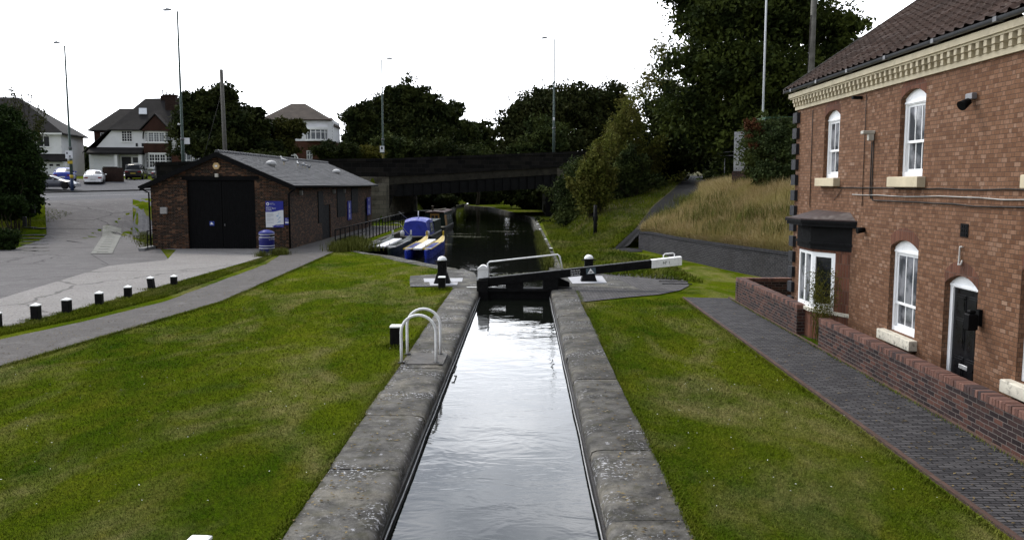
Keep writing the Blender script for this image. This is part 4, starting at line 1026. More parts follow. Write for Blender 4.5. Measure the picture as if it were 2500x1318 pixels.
# bay gable
g = MB(); g.add([(X(1530),-1.1,Z(610)),(X(1700),-1.1,Z(436)),(X(1868),-1.1,Z(625)),(X(1530),2.0,Z(610)),(X(1700),3.2,Z(436)),(X(1868),2.0,Z(625))], [(0,1,4,3),(1,2,5,4)])
g.add([(X(1530),-1.1,Z(610)-.14),(X(1700),-1.1,Z(436)-.16),(X(1868),-1.1,Z(625)-.14),(X(1530),-1.1,Z(610)),(X(1700),-1.1,Z(436)),(X(1868),-1.1,Z(625))], [(0,1,4,3),(1,2,5,4)])
g.build('gable_roof', M_dtile, hB, normals=False)
g = MB(); g.prism([(X(1552),Z(620)),(X(1850),Z(620)),(X(1700),Z(455))], -.98, .3); g.prism([(X(1566),Z(852)),(X(1832),Z(852)),(X(1832),Z(748)),(X(1566),Z(748))], -.8, -.002); g.build('hung_tiles', M_hung, hB)
def hbay(z0, z1, rows, gm, bars):
    xa, xb = X(1562), X(1838)
    g = MB(); g.prism([(xa,-.0),(xa+.55,-.82),(xb-.55,-.82),(xb,0)], z1, z1+.12, 'z'); g.prism([(xa,-.0),(xa+.55,-.82),(xb-.55,-.82),(xb,0)], z0-.12, z0, 'z'); g.prism([(xa+.12,-.0),(xa+.6,-.72),(xb-.6,-.72),(xb-.12,0)], z0, z1, 'z'); g.build('bay', M_hframe, hB)
    hwin(hB, xa+.6, xb-.6, z0+.02, z1-.02, 3, rows, -.73, gm, 'bay_window', .1, bars=bars)
    for s_ in (1, -1):
        a = Vector((xa+.1, -.06, 0)) if s_ > 0 else Vector((xb-.6, -.80, 0)); bb = Vector((xa+.6, -.80, 0)) if s_ > 0 else Vector((xb-.1, -.06, 0))
        T = Matrix.Translation(a) @ Matrix.Rotation(math.atan2((bb-a).y, (bb-a).x), 4, 'Z'); hwin(hB, .02, (bb-a).length, z0+.02, z1-.02, 1, rows, 0, gm, 'bay_window', .1, T, bars=bars)
hbay(Z(738), Z(628), 1, M_curt, 4); hbay(Z(1010), Z(858), 2, M_hglass, 2)
hwin(hB, X(1325), X(1436), Z(730), Z(614), 2, 1, 0, M_hglass, bars=4)
g = MB(); g.prism([(-1.3, Z(868)), (-1.3, Z(850)), (-.0, Z(790)), (-.0, Z(868))], X(1000), X(1555), 'x'); g.build('porch_roof', M_dtile, hB)
g = MB()
for a, b in ((1272,1300),(1512,1548)): g = MB(); g.box(X(a), X(b), -1.1, -.001, -.3, Z(868)); g.build('porch_pier', M_rend, hB)
def garage(h, x0, x1, z1, y, n=4, lights=()):
    g = MB()
    for k in range(n): g.cbox(((x0+x1)/2, y, .02+(z1-.02)*k/n), x1-x0, .06, (z1-.02)/n-.012, 0, .008)
    d = g.build('garage_door', M_garage, h)
    if lights:
        l = MB()
        for a, b, c, e in lights: l.box(a, b, y-.04, y-.031, c, e)
        l.build('pane', M_hglass, d)
garage(hB, X(1042), X(1268), Z(880), -.15)
g = MB(); g.box(X(1318), X(1410), -.05, -.002, 0, Z(890)); g.build('front_door', plain('dark_door', (.012,.012,.014), .4), hB)
hwin(hB, X(1425), X(1505), Z(960), Z(890), 1, 1)
for cx in (1477, 1538): g = MB(); g.box(X(cx-11), X(cx+11), -.04, -.001, Z(780), Z(745)); g.build('wall_vent', M_hglass, hB)
g = MB(); g.tube([(X(1560),-.06,Z(610)),(X(1548),-.06,Z(650)),(X(1545),-.06,Z(700))], .06, 6); g.build('downpipe', M_black, hB); g = MB(); g.tube([(X(1838),-.5,Z(610)),(X(1838),-.4,0)], .05, 6); g.build('downpipe', M_black, hB)
g = MB(); g.lathe((0,0,0), [(.02,0),(.2,.04),(.34,.12)], 12); 
g = MB(Matrix.Translation((X(1858), -.3, Z(835))) @ Matrix.Rotation(R(75), 4, 'X')); g.lathe((0,0,0), [(.04,0),(.22,.05),(.34,.13)], 12); g.build('satellite_dish', M_hframe, hB)
# brick continuation with arched ground-floor windows (the other half of the pair)
g = MB(); g.box(X(1842), X(1935), -.5, -.002, -.3, Z(845)); g.build('brick_pier', M_rbrick, hB)
hwin(hB, X(1940), X(2040), Z(1000), Z(850), 2, 2, -.3, M_curt); hwin(hB, X(2050), X(2180), Z(1000), Z(815), 2, 2, -.3, M_curt)
g = MB(); g.box(X(1936), X(2190), -.24, 4, -.3, Z(700)); g.build('wall', M_dbrick, hB)
p = atY(318.6, 419, 105); place(hB, (p.x, p.y, 4.98), R(8))

# brown house set back between the two white ones
hC = thing('brown_house', 'dark brown tiled house with one small white window between the white houses', 'house')
g = MB(); g.prism([(X(865),-.3),(X(1160),-.3),(X(1160),Z(606)),(X(865),Z(606))], 0, 7); g.build('wall', M_hung, hC)
g = MB(); hip(g, X(810), X(1420), -.4, 7.4, Z(604), X(1062), X(1340), 3.3, Z(342)); g.build('roof', M_dtile, hC)
hwin(hC, X(935), X(1030), Z(718), Z(630), 2, 1, 0, M_hglass, bars=3)
place(hC, (p.x+.4, p.y+3.6, 5.1), R(8))
# white house with garage at far left
hA = thing('rendered_house', 'white rendered house with wide white garage door and dark hipped roof', 'house')
g = MB(); g.prism([(X(60),-.3),(X(888),-.3),(X(888),Z(632)),(X(60),Z(632))], 0, 8); g.build('wall', M_rend, hA)
g = MB(); hip(g, X(20), X(930), -.5, 8.5, Z(625), X(120), X(375), 4, Z(232), .16); g.build('roof', M_dtile, hA)
g = MB(); g.box(X(30), X(915), -.55, -.51, Z(640), Z(622)); g.build('gutter', M_hframe, hA)
hwin(hA, X(418), X(482), Z(768), Z(640), 1, 1, 0, M_curt); hwin(hA, X(662), X(782), Z(766), Z(652), 2, 1, 0, M_hglass); hwin(hA, X(150), X(280), Z(766), Z(652), 2, 1, 0, M_hglass)
g = MB(); g.prism([(-.9, Z(916)), (-.9, Z(906)), (-.0, Z(835)), (0, Z(916))], X(60), X(940), 'x'); g.build('porch_roof', M_dtile, hA)
garage(hA, X(600), X(902), Z(922), -.1, 4, [(X(c), X(c+36), Z(962), Z(940)) for c in (640, 706, 768, 834)])
g = MB(); g.box(X(560), X(598), -.2, -.001, 0, Z(918)); g.build('brick_pier', M_dbrick, hA)
g = MB(); g.box(X(490), X(540), -.05, -.001, 0, Z(935)); g.build('front_door', plain('dark_door', (.012,.012,.014), .4), hA); hwin(hA, X(430), X(485), Z(1035), Z(935), 1, 2)
g = MB()
for k in range(8): z = Z(830)+k*.30; g.box(X(888)-.02, X(888)+(.06 if k % 2 else .012), -.02, .3, z, z+.2)
g.build('quoin', M_rend, hA); g = MB(); g.tube([(X(935),-.4,Z(915)),(X(932),-.3,Z(990)),(X(932),-.3,0)], .05, 6); g.build('downpipe', M_hframe, hA)
place(hA, (p.x-.9, p.y-2.2, 4.6), R(10))
# house with the bow window further along
K2 = .01288
X = lambda c: (c-1740)*K2; Z = lambda c: (990-c)*K2
hD = thing('bow_window_house', 'white and red brick house with brown hipped roof and curved bow window', 'house')
def octa(g, z0, z1, o=0.): g.prism([(X(1330)-o,7+o),(X(1330)-o,.9),(X(1545),.0-o*.7),(X(1950),0-o),(X(1992)+o,.9),(X(1992)+o,7+o)], z0, z1, 'z')
g = MB(); octa(g, Z(802), Z(590)); g.build('wall', M_rend, hD); g = MB(); octa(g, -.5, Z(802), .02); g.build('brick_base', M_rbrick, hD)
g = MB(); hip(g, X(1290), X(1985), -.5, 7.6, Z(588), X(1545), X(1680), 3.4, Z(405), .14); hip(g, X(1800), X(2005), 1.2, 7, Z(640), X(1880), X(1950), 3.5, Z(545)); rf = g.build('roof', M_btile, hD)
g = MB()
for z0, z1, a0, a1 in ((Z(802), Z(786), -.02, .12), (Z(688), Z(664), -.02, .1)):
    g.prism([(X(1722), 0.05)]+[(X(1838)+1.48*math.cos(a), -.78*math.sin(a)) for a in np.linspace(math.pi, 0, 13)]+[(X(1955), .05)], z0, z1, 'z')
bw = g.build('bow_window', M_hframe, hD)
pa = [(X(1838)+1.42*math.cos(a), -.72*math.sin(a)) for a in np.linspace(math.pi*.95, math.pi*.05, 7)]
for a, b in zip(pa, pa[1:]):
    L = math.hypot(b[0]-a[0], b[1]-a[1]); T = Matrix.Translation((a[0], a[1], 0)) @ Matrix.Rotation(math.atan2(b[1]-a[1], b[0]-a[0]), 4, 'Z'); g = MB(T)
    h = [[(.06,Z(784)),(L-.06,Z(784)),(L-.06,Z(718)),(.06,Z(718))],[(.06,Z(712)),(L-.06,Z(712)),(L-.06,Z(692)),(.06,Z(692))]]
    g.holed([(0,Z(788)),(L,Z(788)),(L,Z(688)),(0,Z(688))], h, 0, .06); g.build('frame', M_hframe, bw); g = MB(T)
    for r in h: g.box(r[0][0], r[1][0], .03, .06, r[0][1], r[2][1])
    g.build('pane', M_curt, bw)
hwin(hD, X(1570), X(1620), Z(795), Z(735), 1, 1, -.02, M_curt); hwin(hD, X(1735), X(1790), Z(985), Z(898), 2, 2, -.02, M_curt)
cx, r0 = X(1585), .84
g = MB(); P = [(cx+r0*math.cos(a), Z(985)+r0*.98*math.sin(a)) for a in np.linspace(0, math.pi, 17)]; Pi = [(cx+(r0-.13)*math.cos(a), Z(985)+(r0-.13)*.98*math.sin(a)) for a in np.linspace(0, math.pi, 17)]
g.prism(P+Pi[::-1], -.12, -.03); g.box(cx-.5, cx+.5, -.1, -.03, Z(945)-.05, Z(945)+.05); g.box(cx-.45, cx-.36, -.1, -.03, Z(990), Z(945)); g.box(cx+.36, cx+.45, -.1, -.03, Z(990), Z(945)); d = g.build('arched_porch', M_hframe, hD)
g = MB(); g.prism(Pi, -.03, -.022); g.build('pane', M_hglass, d)
g = MB()
for k in range(7): z = Z(800)+k*.38; g.box(X(1992)-.2, X(1992)+.05, .7, 1.0, z, z+.24)
g.build('quoin', M_rend, hD); g = MB(); g.cbox((X(1697), -.08, Z(697)), .3, .14, .26); g.build('alarm_box', M_hframe, hD)
p = atY(750.6, 389.5, 110); place(hD, (p.x, p.y, p.z-.05), R(4))
# front garden walls and a wheelie bin between the drives
gw = MB(); a = atY(277, 440, 88); gw.cbox((a.x, 88, 3.7), 2.1, .3, 1.5); tag(gw.build('front_wall', M_dbrick), 'dark brick garden wall between the white car and the black car', 'garden wall')
gw = MB(); b = atY(255, 430, 89); gw.cbox((b.x-.1, 90.6, 4.0), 1.1, .8, 1.25, .1, .04); gw.cbox((b.x-.1, 90.55, 5.25), 1.2, .9, .1, .1, .03); tag(gw.build('wheelie_bin', plain('black_plastic', (.012,.012,.013), .5)), 'black wheelie bin behind the dark brick garden wall', 'bin')
# ------------------------------------------------------------------ cars
M_tyre = plain('tyre_rubber', (.012,.012,.012), .85); M_rim = plain('alloy_rim', (.30,.30,.31), .35, .6); M_cglass = plain('car_glass', (.014,.016,.019), .06, var=.2)
M_tail = plain('tail_lamp', (.22,.01,.01), .25); M_head = plain('head_lamp', (.6,.6,.62), .15); M_plate = plain('yellow_plate', (.5,.4,.06), .5); M_wplate = plain('white_plate', (.6,.6,.58), .5)
def paint(n, c): t = NT(n); m = t.fin(t.mix(t.rng(t.noise(1.5, 2, .5, t.obj()), .3, .7), sc(c, .9), sc(c, 1.1)), .28, 0, .5); t.b.inputs['Coat Weight'].default_value = .6; t.b.inputs['Coat Roughness'].default_value = .06; return m
def car(label, paint_m, L, W, prof, roof, wheel=.32, wb=(.19,.80), dark=False, plate=None):
    """x runs from the tail (0) to the nose (L); prof: (x, belt height) of the lower body, roof: (x, z) of the greenhouse, tail first"""
    t = thing('parked_car', label, 'car', group='cars parked at the houses')
    def lvl(xx, pl): return float(np.interp(xx, [p[0] for p in pl], [p[1] for p in pl]))
    xs = sorted(set(list(np.linspace(0, L, 33))+[p[0] for p in prof])); rows = []
    wx = [L*(1-wb[1]), L*(1-wb[0])]
    for x in xs:
        u = min(x, L-x); k = 1-.14*max(0, 1-u/(L*.13))**2-.0; w = W/2*k; zt = lvl(x, prof); z0 = .20+.10*max(0, 1-u/.5)
        for c in wx:
            d = abs(x-c)
            if d < wheel+.05: z0 = max(z0, math.sqrt(max(0, (wheel+.05)**2-d*d))+wheel-.02)
        z0 = min(z0, zt-.1); m = z0+(zt-z0)*.55
        rows.append([(x,-w*.93,z0),(x,-w,m),(x,-w*.965,zt-.06),(x,-w*.88,zt),(x,0,zt+.035),(x,w*.88,zt),(x,w*.965,zt-.06),(x,w,m),(x,w*.93,z0)])
    g = MB(); g.grid(rows, True); g.add(rows[0], [tuple(range(9))]); g.add(rows[-1], [tuple(reversed(range(9)))]); g.grid([[r[8], r[0]] for r in rows])
    body = g.build('body', paint_m, t)
    # greenhouse: glass all round, roof skin on top
    gx = np.linspace(roof[0][0], roof[-1][0], 19); rows = []; top = []
    zr_ = max(p[1] for p in roof)
    for x in gx:
        zt = lvl(x, roof); zb = lvl(x, prof)-.02; f = max(0, (zt-zb)/(zr_-lvl(x, prof)+1e-6)); wb_ = W/2*.86; wt = W/2*(.86-.20*min(f, 1))
        rows.append([(x,-wb_,zb),(x,-wt,zt-.03),(x,-wt*.85,zt+.01),(x,0,zt+.03),(x,wt*.85,zt+.01),(x,wt,zt-.03),(x,wb_,zb)])
    g = MB(); g.grid(rows, True); g.build('window', M_cglass, t)
    g = MB(); hi = [r for r in rows if r[3][2] > zr_-.11]
    g.grid([[(p[0], p[1]*1.02, p[2]+.012) for p in r[1:6]] for r in hi], True)
    i0, i1 = roof[0][0], roof[-1][0]
    g.build('roof', paint_m, t)
    for sgn in (-1, 1):
        for a, b in ((0, None), (None, 0), (.5, .5)):
            if a == .5: x = (hi[0][0][0]+hi[-1][0][0])/2; P = [(x, sgn*W/2*.875, lvl(x, prof)-.02), (x, sgn*W/2*.675, lvl(x, roof)-.02)]
            else:
                r0, r1 = (rows[1], hi[0]) if b is None else (rows[-2], hi[-1]); P = [(r0[0][0], sgn*W/2*.865, r0[0][2]+.04), ((r0[0][0]+r1[0][0])/2, sgn*W/2*.78, lvl((r0[0][0]+r1[0][0])/2, roof)), (r1[0][0], sgn*W/2*.675, r1[1][2])]
            g = MB(); g.tube(P, .038, 6); g.build('pillar', paint_m, t)
    for c in wx:
        for sgn in (-1, 1):
            T = Matrix.Translation((c, sgn*(W/2-.11), wheel)) @ Matrix.Rotation(-sgn*math.pi/2, 4, 'X')
            g = MB(T); g.lathe((0,0,-.1), [(wheel*.62,0),(wheel*.95,.0),(wheel,.04),(wheel,.16),(wheel*.95,.2),(wheel*.66,.2)], 20); wl = g.build('wheel', M_tyre, t)
            g = MB(T); g.lathe((0,0,-.08), [(wheel*.64,0),(wheel*.66,.175),(wheel*.60,.17),(wheel*.16,.13),(.05,.16)], 10); g.build('rim', M_rim, wl)
    zt, zh = lvl(.05, prof), lvl(L-.1, prof)
    for sgn in (-1, 1):
        g = MB(); g.cbox((.05, sgn*W*.35, zt-.27), .14, .36, .15, 0, .03); g.build('tail_light', M_tail, t)
        g = MB(); g.cbox((L-.12, sgn*W*.34, zh-.2), .18, .36, .13, 0, .03); g.build('headlight', M_head, t)
        g = MB(); x = roof[-1][0]-.55; g.cbox((x, sgn*(W/2+.06), lvl(x, prof)+.0), .16, .2, .13, 0, .04); g.build('wing_mirror', paint_m if not dark else M_black, t)
    g = MB(); g.box(-.015, .02, -.26, .26, zt-.42, zt-.31); g.build('number_plate', plate or M_plate, t)
    g = MB(); g.cbox((.06, 0, .24), .2, W*.82, .17, 0, .04); g.cbox((L-.08, 0, .24), .2, W*.8, .15, 0, .04); g.build('bumper', M_black if dark else paint_m, t)
    return t
saloon = [(0,.78),(.12,.98),(.75,1.04),(1.3,1.0),(3.1,.98),(3.45,.94),(4.35,.78),(4.6,.55)]
sroof = [(.55,1.02),(1.25,1.38),(1.8,1.44),(2.5,1.43),(3.35,.96)]
suv = [(0,.9),(.06,1.08),(1.2,1.12),(3.1,1.1),(3.4,1.08),(4.3,.95),(4.5,.6)]
vroof = [(.12,1.12),(.32,1.62),(1.0,1.72),(2.4,1.70),(3.25,1.1)]
coupe = [(0,.72),(.1,.86),(.8,.90),(1.4,.88),(2.9,.86),(3.2,.86),(4.0,.74),(4.3,.5)]
croof = [(.35,.88),(1.1,1.16),(1.7,1.26),(2.2,1.24),(3.1,.86)]
def park(o, px, py, Y, rz): p = atY(px, py, Y); s = Matrix.Rotation(rz, 4, 'Z'); z = zg(p.x, p.y)+.055; place(o, (p.x, p.y, z), rz)
c = car('white saloon car parked tail out beside the blue car', paint('white_car_paint', (.8,.8,.81)), 4.6, 1.82, saloon, sroof, plate=M_wplate); park(c, 227, 441, 84.5, R(112))
c = car('bright blue car parked on the drive of the white garage', paint('blue_car_paint', (.02,.05,.36)), 4.4, 1.82, saloon, sroof, plate=M_wplate); park(c, 152, 438, 86, R(112))
c = car('black off-road car parked on the drive of the gabled white house', paint('black_car_paint', (.008,.008,.009)), 4.5, 1.86, suv, vroof, .36, dark=True); park(c, 325, 433, 92, R(106))
c = car('low grey sports coupe parked along the kerb', paint('grey_car_paint', (.06,.063,.08)), 4.35, 1.8, coupe, croof, .33); park(c, 72, 458, 78.5, R(6))
c = car('dark car mostly hidden behind the parapet left of the shed roof', paint('dark_car_paint', (.012,.012,.014)), 4.4, 1.8, suv, vroof, .34, dark=True); p = atY(383, 420, 90); place(c, (p.x, p.y, zg(p.x, p.y)+.05), R(70))
c = car('white car whose roof just shows over the shed ridge', paint('white_van_paint', (.66,.66,.66)), 4.4, 1.8, suv, vroof, .34); p = atY(478, 395, 84); place(c, (p.x, p.y, zg(p.x, p.y)+.75), R(28))
# raised verge that car stands on is the road itself rising to the bridge
# ------------------------------------------------------------------ lock gate with its balance beam
M_gblk = plain('tarred_black_timber', (.007,.007,.0075), .55, var=.5, scale=7, bump=.3, bscale=25, spec=.08, dirt=(.025,.025,.02), dfac=.4)
gt = thing('lock_gate', 'black timber lock gate with long balance beam and white handrail', 'lock gate', (.9, 28.4, -.9))
GY = 28.4
def bz(x): return .37+(x+1.54)*.111
g = MB(); rows = []
for x in np.linspace(-1.56, 4.28, 24):
    t = bz(x); d = .27+.02*math.sin(x*2)*0; b = t-d if x > -1.0 else t-d+.0; rows.append([(x,GY-.16,b),(x,GY-.16,t-.02),(x,GY-.14,t),(x,GY+.14,t),(x,GY+.16,t-.02),(x,GY+.16,b)])
g.grid([r+[r[0]] for r in rows]); g.add(rows[0], [tuple(range(6))]); g.add(rows[-1], [tuple(reversed(range(6)))]); g.build('balance_beam', M_gblk, gt)
g = MB(); a, b = 4.281, 5.3
g.add([(x, y, z) for x in (a, b) for y, z in ((GY-.165, bz(x)-.285), (GY-.165, bz(x)+.005), (GY+.165, bz(x)+.005), (GY+.165, bz(x)-.285))], [(0,1,2,3),(7,6,5,4),(0,4,5,1),(1,5,6,2),(2,6,7,3),(3,7,4,0)])
be = g.build('beam_end', M_white, gt, bevel=.015)
th = math.atan(.111)
def beamT(x, dz, y=GY-.1665): L = gt.location; return Matrix.Translation((x-L.x, y-L.y, bz(x)+dz-L.z)) @ Matrix.Rotation(-th, 4, 'Y') @ Matrix(((1,0,0,0),(0,0,-1,0),(0,1,0,0),(0,0,0,1)))
textobj('lettering', 'N\u00ba 1', .13, plain('faded_black_letter', (.10,.10,.10), .7), be, beamT(4.66, -.18))
g = MB(); g.tube([(4.7,GY,bz(4.7)-.02),(4.7,GY,bz(4.7)+.11),(4.74,GY,bz(4.74)+.15),(5.02,GY,bz(5.02)+.15),(5.07,GY,bz(5.07)+.11),(5.07,GY,bz(5.07)-.02)], .018, 8); g.build('grab_handle', M_white, gt)
g = MB(); g.tube([(-1.22,GY+.1,bz(-1.22)-.05),(-1.26,GY+.1,bz(-1.2)+.45),(-1.20,GY+.1,bz(-1.2)+.52),(1.12,GY+.1,bz(1.1)+.52),(1.19,GY+.1,bz(1.1)+.46),(1.30,GY+.1,bz(1.3)-.05)], .028, 8)
g.build('handrail', M_white, gt)
g = MB(); g.prism([(-1.62,GY-.28),(-1.24,GY-.28),(-1.24,GY+.1),(-1.62,GY+.1)], -.9, .33, 'z'); g.build('mitre_post', M_gblk, gt)
g = MB()
c = (-1.42, GY+.22); g.cbox((c[0], c[1], -.3), .36, .36, .98, 0, .01); pr = g.build('post', M_white, gt)
g = MB(); g.grid([[(c[0]-.2+.4*i/10, c[1]-.2+.4*j, .68+.13*math.sin(math.pi*i/10)) for i in range(11)] for j in (0, 1)], True)
for j in (0, 1): g.add([(c[0]-.2+.4*i/10, c[1]-.2+.4*j, .68+.13*math.sin(math.pi*i/10)) for i in range(11)], [tuple(range(11))])
g.add([(c[0]-.2,c[1]-.2,.68),(c[0]+.2,c[1]-.2,.68),(c[0]+.2,c[1]+.2,.68),(c[0]-.2,c[1]+.2,.68)], [(3,2,1,0)]); g.build('post_cap', M_white, gt)
g = MB(); g.box(.62, 1.14, GY-.14, GY+.3, -.9, bz(.62)-.2); g.build('heel_post', M_gblk, gt)
g = MB(); g.box(-.64, -.04, GY-.12, GY+.12, -.9, bz(-.64)-.2); g.build('middle_post', M_gblk, gt)
g = MB(); g.prism([(-1.24, .36-.27),(-.64,.44-.27),(-.64,.5-.27),(-1.24,.4-.27)], GY-.1, GY+.1)
g.prism([(-1.24,.30),(-1.1,.18),(-1.24,.10)], GY-.1, GY+.1); g.build('brace', M_gblk, gt)
g = MB(); g.box(-1.5, .85, GY-.13, GY+.13, -.9, .06); g.box(-1.45, .8, GY-.24, GY-.131, -.05, .03); g.build('lower_rail', M_gblk, gt)
g = MB(); g.box(1.14, 1.6, GY+.05, GY+.35, -.3, .05); g.prism([(1.1,.4),(1.55,.2),(1.55,.05),(1.1,.05)], GY+.36, GY+.55); g.build('anchor_strap', M_gblk, gt)
for k, s_ in enumerate(('Keep boat', 'forward of', 'cill marker')): textobj('lettering', s_, .075, M_white, gt, beamT(1.56, -.088-.075*k, GY-.163))
g = MB(beamT(2.24, -.14, GY-.1615) if False else Matrix.Translation(gt.location) @ beamT(2.24, -.14, GY-.1615)); g.add([(-.165,-.105,.001),(.165,-.105,.001),(.165,.105,.001),(-.165,.105,.001)], [(0,1,2,3)]); sp = g.build('cill_sign', plain('sign_dark_teal', (.07,.10,.12), .5), gt, normals=False)
g = MB(Matrix.Translation(gt.location) @ beamT(2.24, -.14, GY-.1615)); g.add([(-.13,-.085,.003),(.11,-.085,.003),(-.01,.09,.003)], [(0,1,2)]); g.build('symbol', M_white, sp, normals=False)
g = MB(Matrix.Translation(gt.location) @ beamT(2.24, -.14, GY-.1615)); g.box(-.055,.035,-.055,-.025,.004,.005); g.build('symbol', M_gblk, sp)

# ------------------------------------------------------------------ paddle gear: iron stands with white domed caps
def paddle(label, px, py):
    c = at(px, py); t = thing('paddle_gear', label, 'paddle gear', c, 'ground paddle stands either side of the gate')
    g = MB()
    pr = [(.30,.26,0),(.29,.25,.03),(.20,.17,.32),(.155,.14,.42),(.155,.14,.80)]
    rows = [[(c.x+x*a, c.y+y*b, z) for a, b in ((-1,-1),(1,-1),(1,1),(-1,1))] for x, y, z in pr]
    g.grid([r+[r[0]] for r in rows]); g.add(rows[-1], [(0,1,2,3)]); g.build('stand', M_gblk, t, bevel=.012)
    g = MB(); g.lathe((c.x, c.y, .80), [(.175,0),(.175,.03),(.165,.04)], 16); g.tube([(c.x-.27,c.y,.79),(c.x+.27,c.y,.79)], .022, 8); g.tube([(c.x,c.y-.2,.62),(c.x,c.y-.28,.62)], .03, 8); g.build('spindle', M_gblk, t)
    g = MB(); g.lathe((c.x, c.y, .84), [(.17,0)]+[(.17*math.cos(a), .15*math.sin(a)) for a in np.linspace(.1, 1.5, 7)], 18); g.build('cap', M_white, t)
    g = MB(); g.box(c.x-.03, c.x+.03, c.y-.17, c.y-.155, .03, .75); g.build('rack', M_gblk, t)
paddle('black paddle stand with white domed cap behind the square black post on the lawn side', 1080, 692)
paddle('black paddle stand with white domed cap standing behind the balance beam', 1437, 687)

# ------------------------------------------------------------------ posts
def post(name, label, cat, c, w, h, lean=(0,0), group=None, cap=.06, flat=False):
    t = thing(name, label, cat, c, group); g = MB(); top = Vector(c)+Vector((lean[0], lean[1], h))
    rr = random.Random(int(c[0]*50)); a = rr.uniform(-.15, .15)
    def sq(o, z, ww): return [(o[0]+ww*math.cos(a+k*math.pi/2+math.pi/4), o[1]+ww*math.sin(a+k*math.pi/2+math.pi/4), z) for k in range(4)]
    q = w*.7071; rows = [sq(c, c[2]-.1, q), sq(c, c[2], q), sq(top, top[2]-cap-.02, q)]
    g.grid([r+[r[0]] for r in rows]); g.add(rows[-1], [(0,1,2,3)]); g.build('post', M_gblk, t, bevel=.012)
    g = MB(); z = top[2]-cap-.02; r0 = sq(top, z, q*1.03); r1 = sq(top, z+.025, q*1.03); g.grid([r0+[r0[0]], r1+[r1[0]]])
    if flat: r2 = sq(top, z+.04, q*.8); g.grid([r1+[r1[0]], r2+[r2[0]]]); g.add(r2, [(0,1,2,3)])
    else: g.add(r1+[(top[0], top[1], top[2])], [(0,1,4),(1,2,4),(2,3,4),(3,0,4)])
    g.add(r0, [(3,2,1,0)]); g.build('cap', M_white, t); return t
GP = 'bollards in a row between the forecourt and the path'
bol = [(-8,803,(0,0),.46,'black bollard with white pointed cap cut by the left picture edge'),(89,782,(0,0),.47,'wide upright black bollard with white cap, left of the two tallest near the picture edge'),(164,765,(0,0),.45,'black bollard with white cap, second tall one after the picture edge post'),
       (243,745,(.0,0),.43,'upright black bollard with white cap, middle of the row by the forecourt'),(313,727,(0,0),.41,'slim upright black bollard with white cap next to the leaning one'),(371,706,(-.05,.02),.45,'black bollard with white cap that leans to one side'),(425,697,(0,0),.39,'short black bollard with white cap at the shed end of the row')]
for px, py, ln, h, lab in bol: post('bollard', lab, 'bollard', at(px, py), .20 if px < 330 else .19, h, ln, GP)
post('mooring_post', 'square black post with white top standing in front of a paddle stand', 'bollard', at(1079, 705), .24, .44, cap=.03, flat=True)
post('mooring_post', 'thick black post with white top on the grass behind the white hoops', 'bollard', at(968, 843), .26, .46, cap=.02, flat=True)
post('mooring_post', 'post at the bottom picture edge of which only the white top shows', 'bollard', at(486, 1414), .19, .40, cap=.03, flat=True)
post('mooring_pin', 'low mooring stump with white top on the towpath grass, nearest to the gate', 'mooring pin', at(1345, 612), .17, .2, group='white topped mooring pins along the towpath', flat=True, cap=.07)
for k, (px, py) in enumerate(((1332,587),(1323,575),(1319,562),(1313,549))):
    t = MB(); c = at(px, py); t.lathe((c.x, c.y, -.05), [(.1,0),(.11,.12),(.09,.15),(.02,.16)], 10)
    tag(t.build('mooring_pin', M_white), ('white mooring pin flush in the towpath grass just past the black topped stump', 'white mooring pin in the towpath grass between two others, third from the gate', 'white mooring pin in the towpath grass, second nearest the bridge', 'white mooring pin in the towpath grass nearest the bridge')[k], 'mooring pin', 'white topped mooring pins along the towpath')
# ladder hoops
ld = thing('lock_ladder', 'pair of white tubular hoops over the lock ladder on the coping', 'ladder hoops', (-2, 16.9, 0))
def hoop(y, r_out, h):
    x0, x1 = at(976, 893).x, at(1062, 893).x; cx = (x0+x1)/2; r = (x1-x0)/2
    pts = [(x0,y,.0),(x0,y,h*.35)]+[(cx-r*math.cos(a), y, h-r+r*math.sin(a)) for a in np.linspace(0, math.pi, 15)]+[(x1,y,h*.35),(x1,y,0)]
    g = MB(); g.tube(pts, .029, 10); hp = g.build('hoop', M_white, ld)
    for x in (x0, x1): g = MB(); g.lathe((x, y, .0), [(.075,0),(.075,.02),(.05,.03)], 12); g.build('foot_plate', M_gblk, hp)
hoop(16.55, 0, .98); hoop(17.4, 0, .98)
g = MB(); g.box(-2.35, -1.62, 16.4, 17.5, .006, .024); g.build('chequer_plate', plain('rusted_plate', (.06,.055,.05), .7, dirt=(.12,.1,.08)), ld)
g = MB()
for z in (-.2, -.5): g.tube([(-1.47,16.6,z),(-1.42,16.6,z),(-1.42,17.2,z),(-1.47,17.2,z)], .016, 6)
g.build('rung', M_gblk, ld)
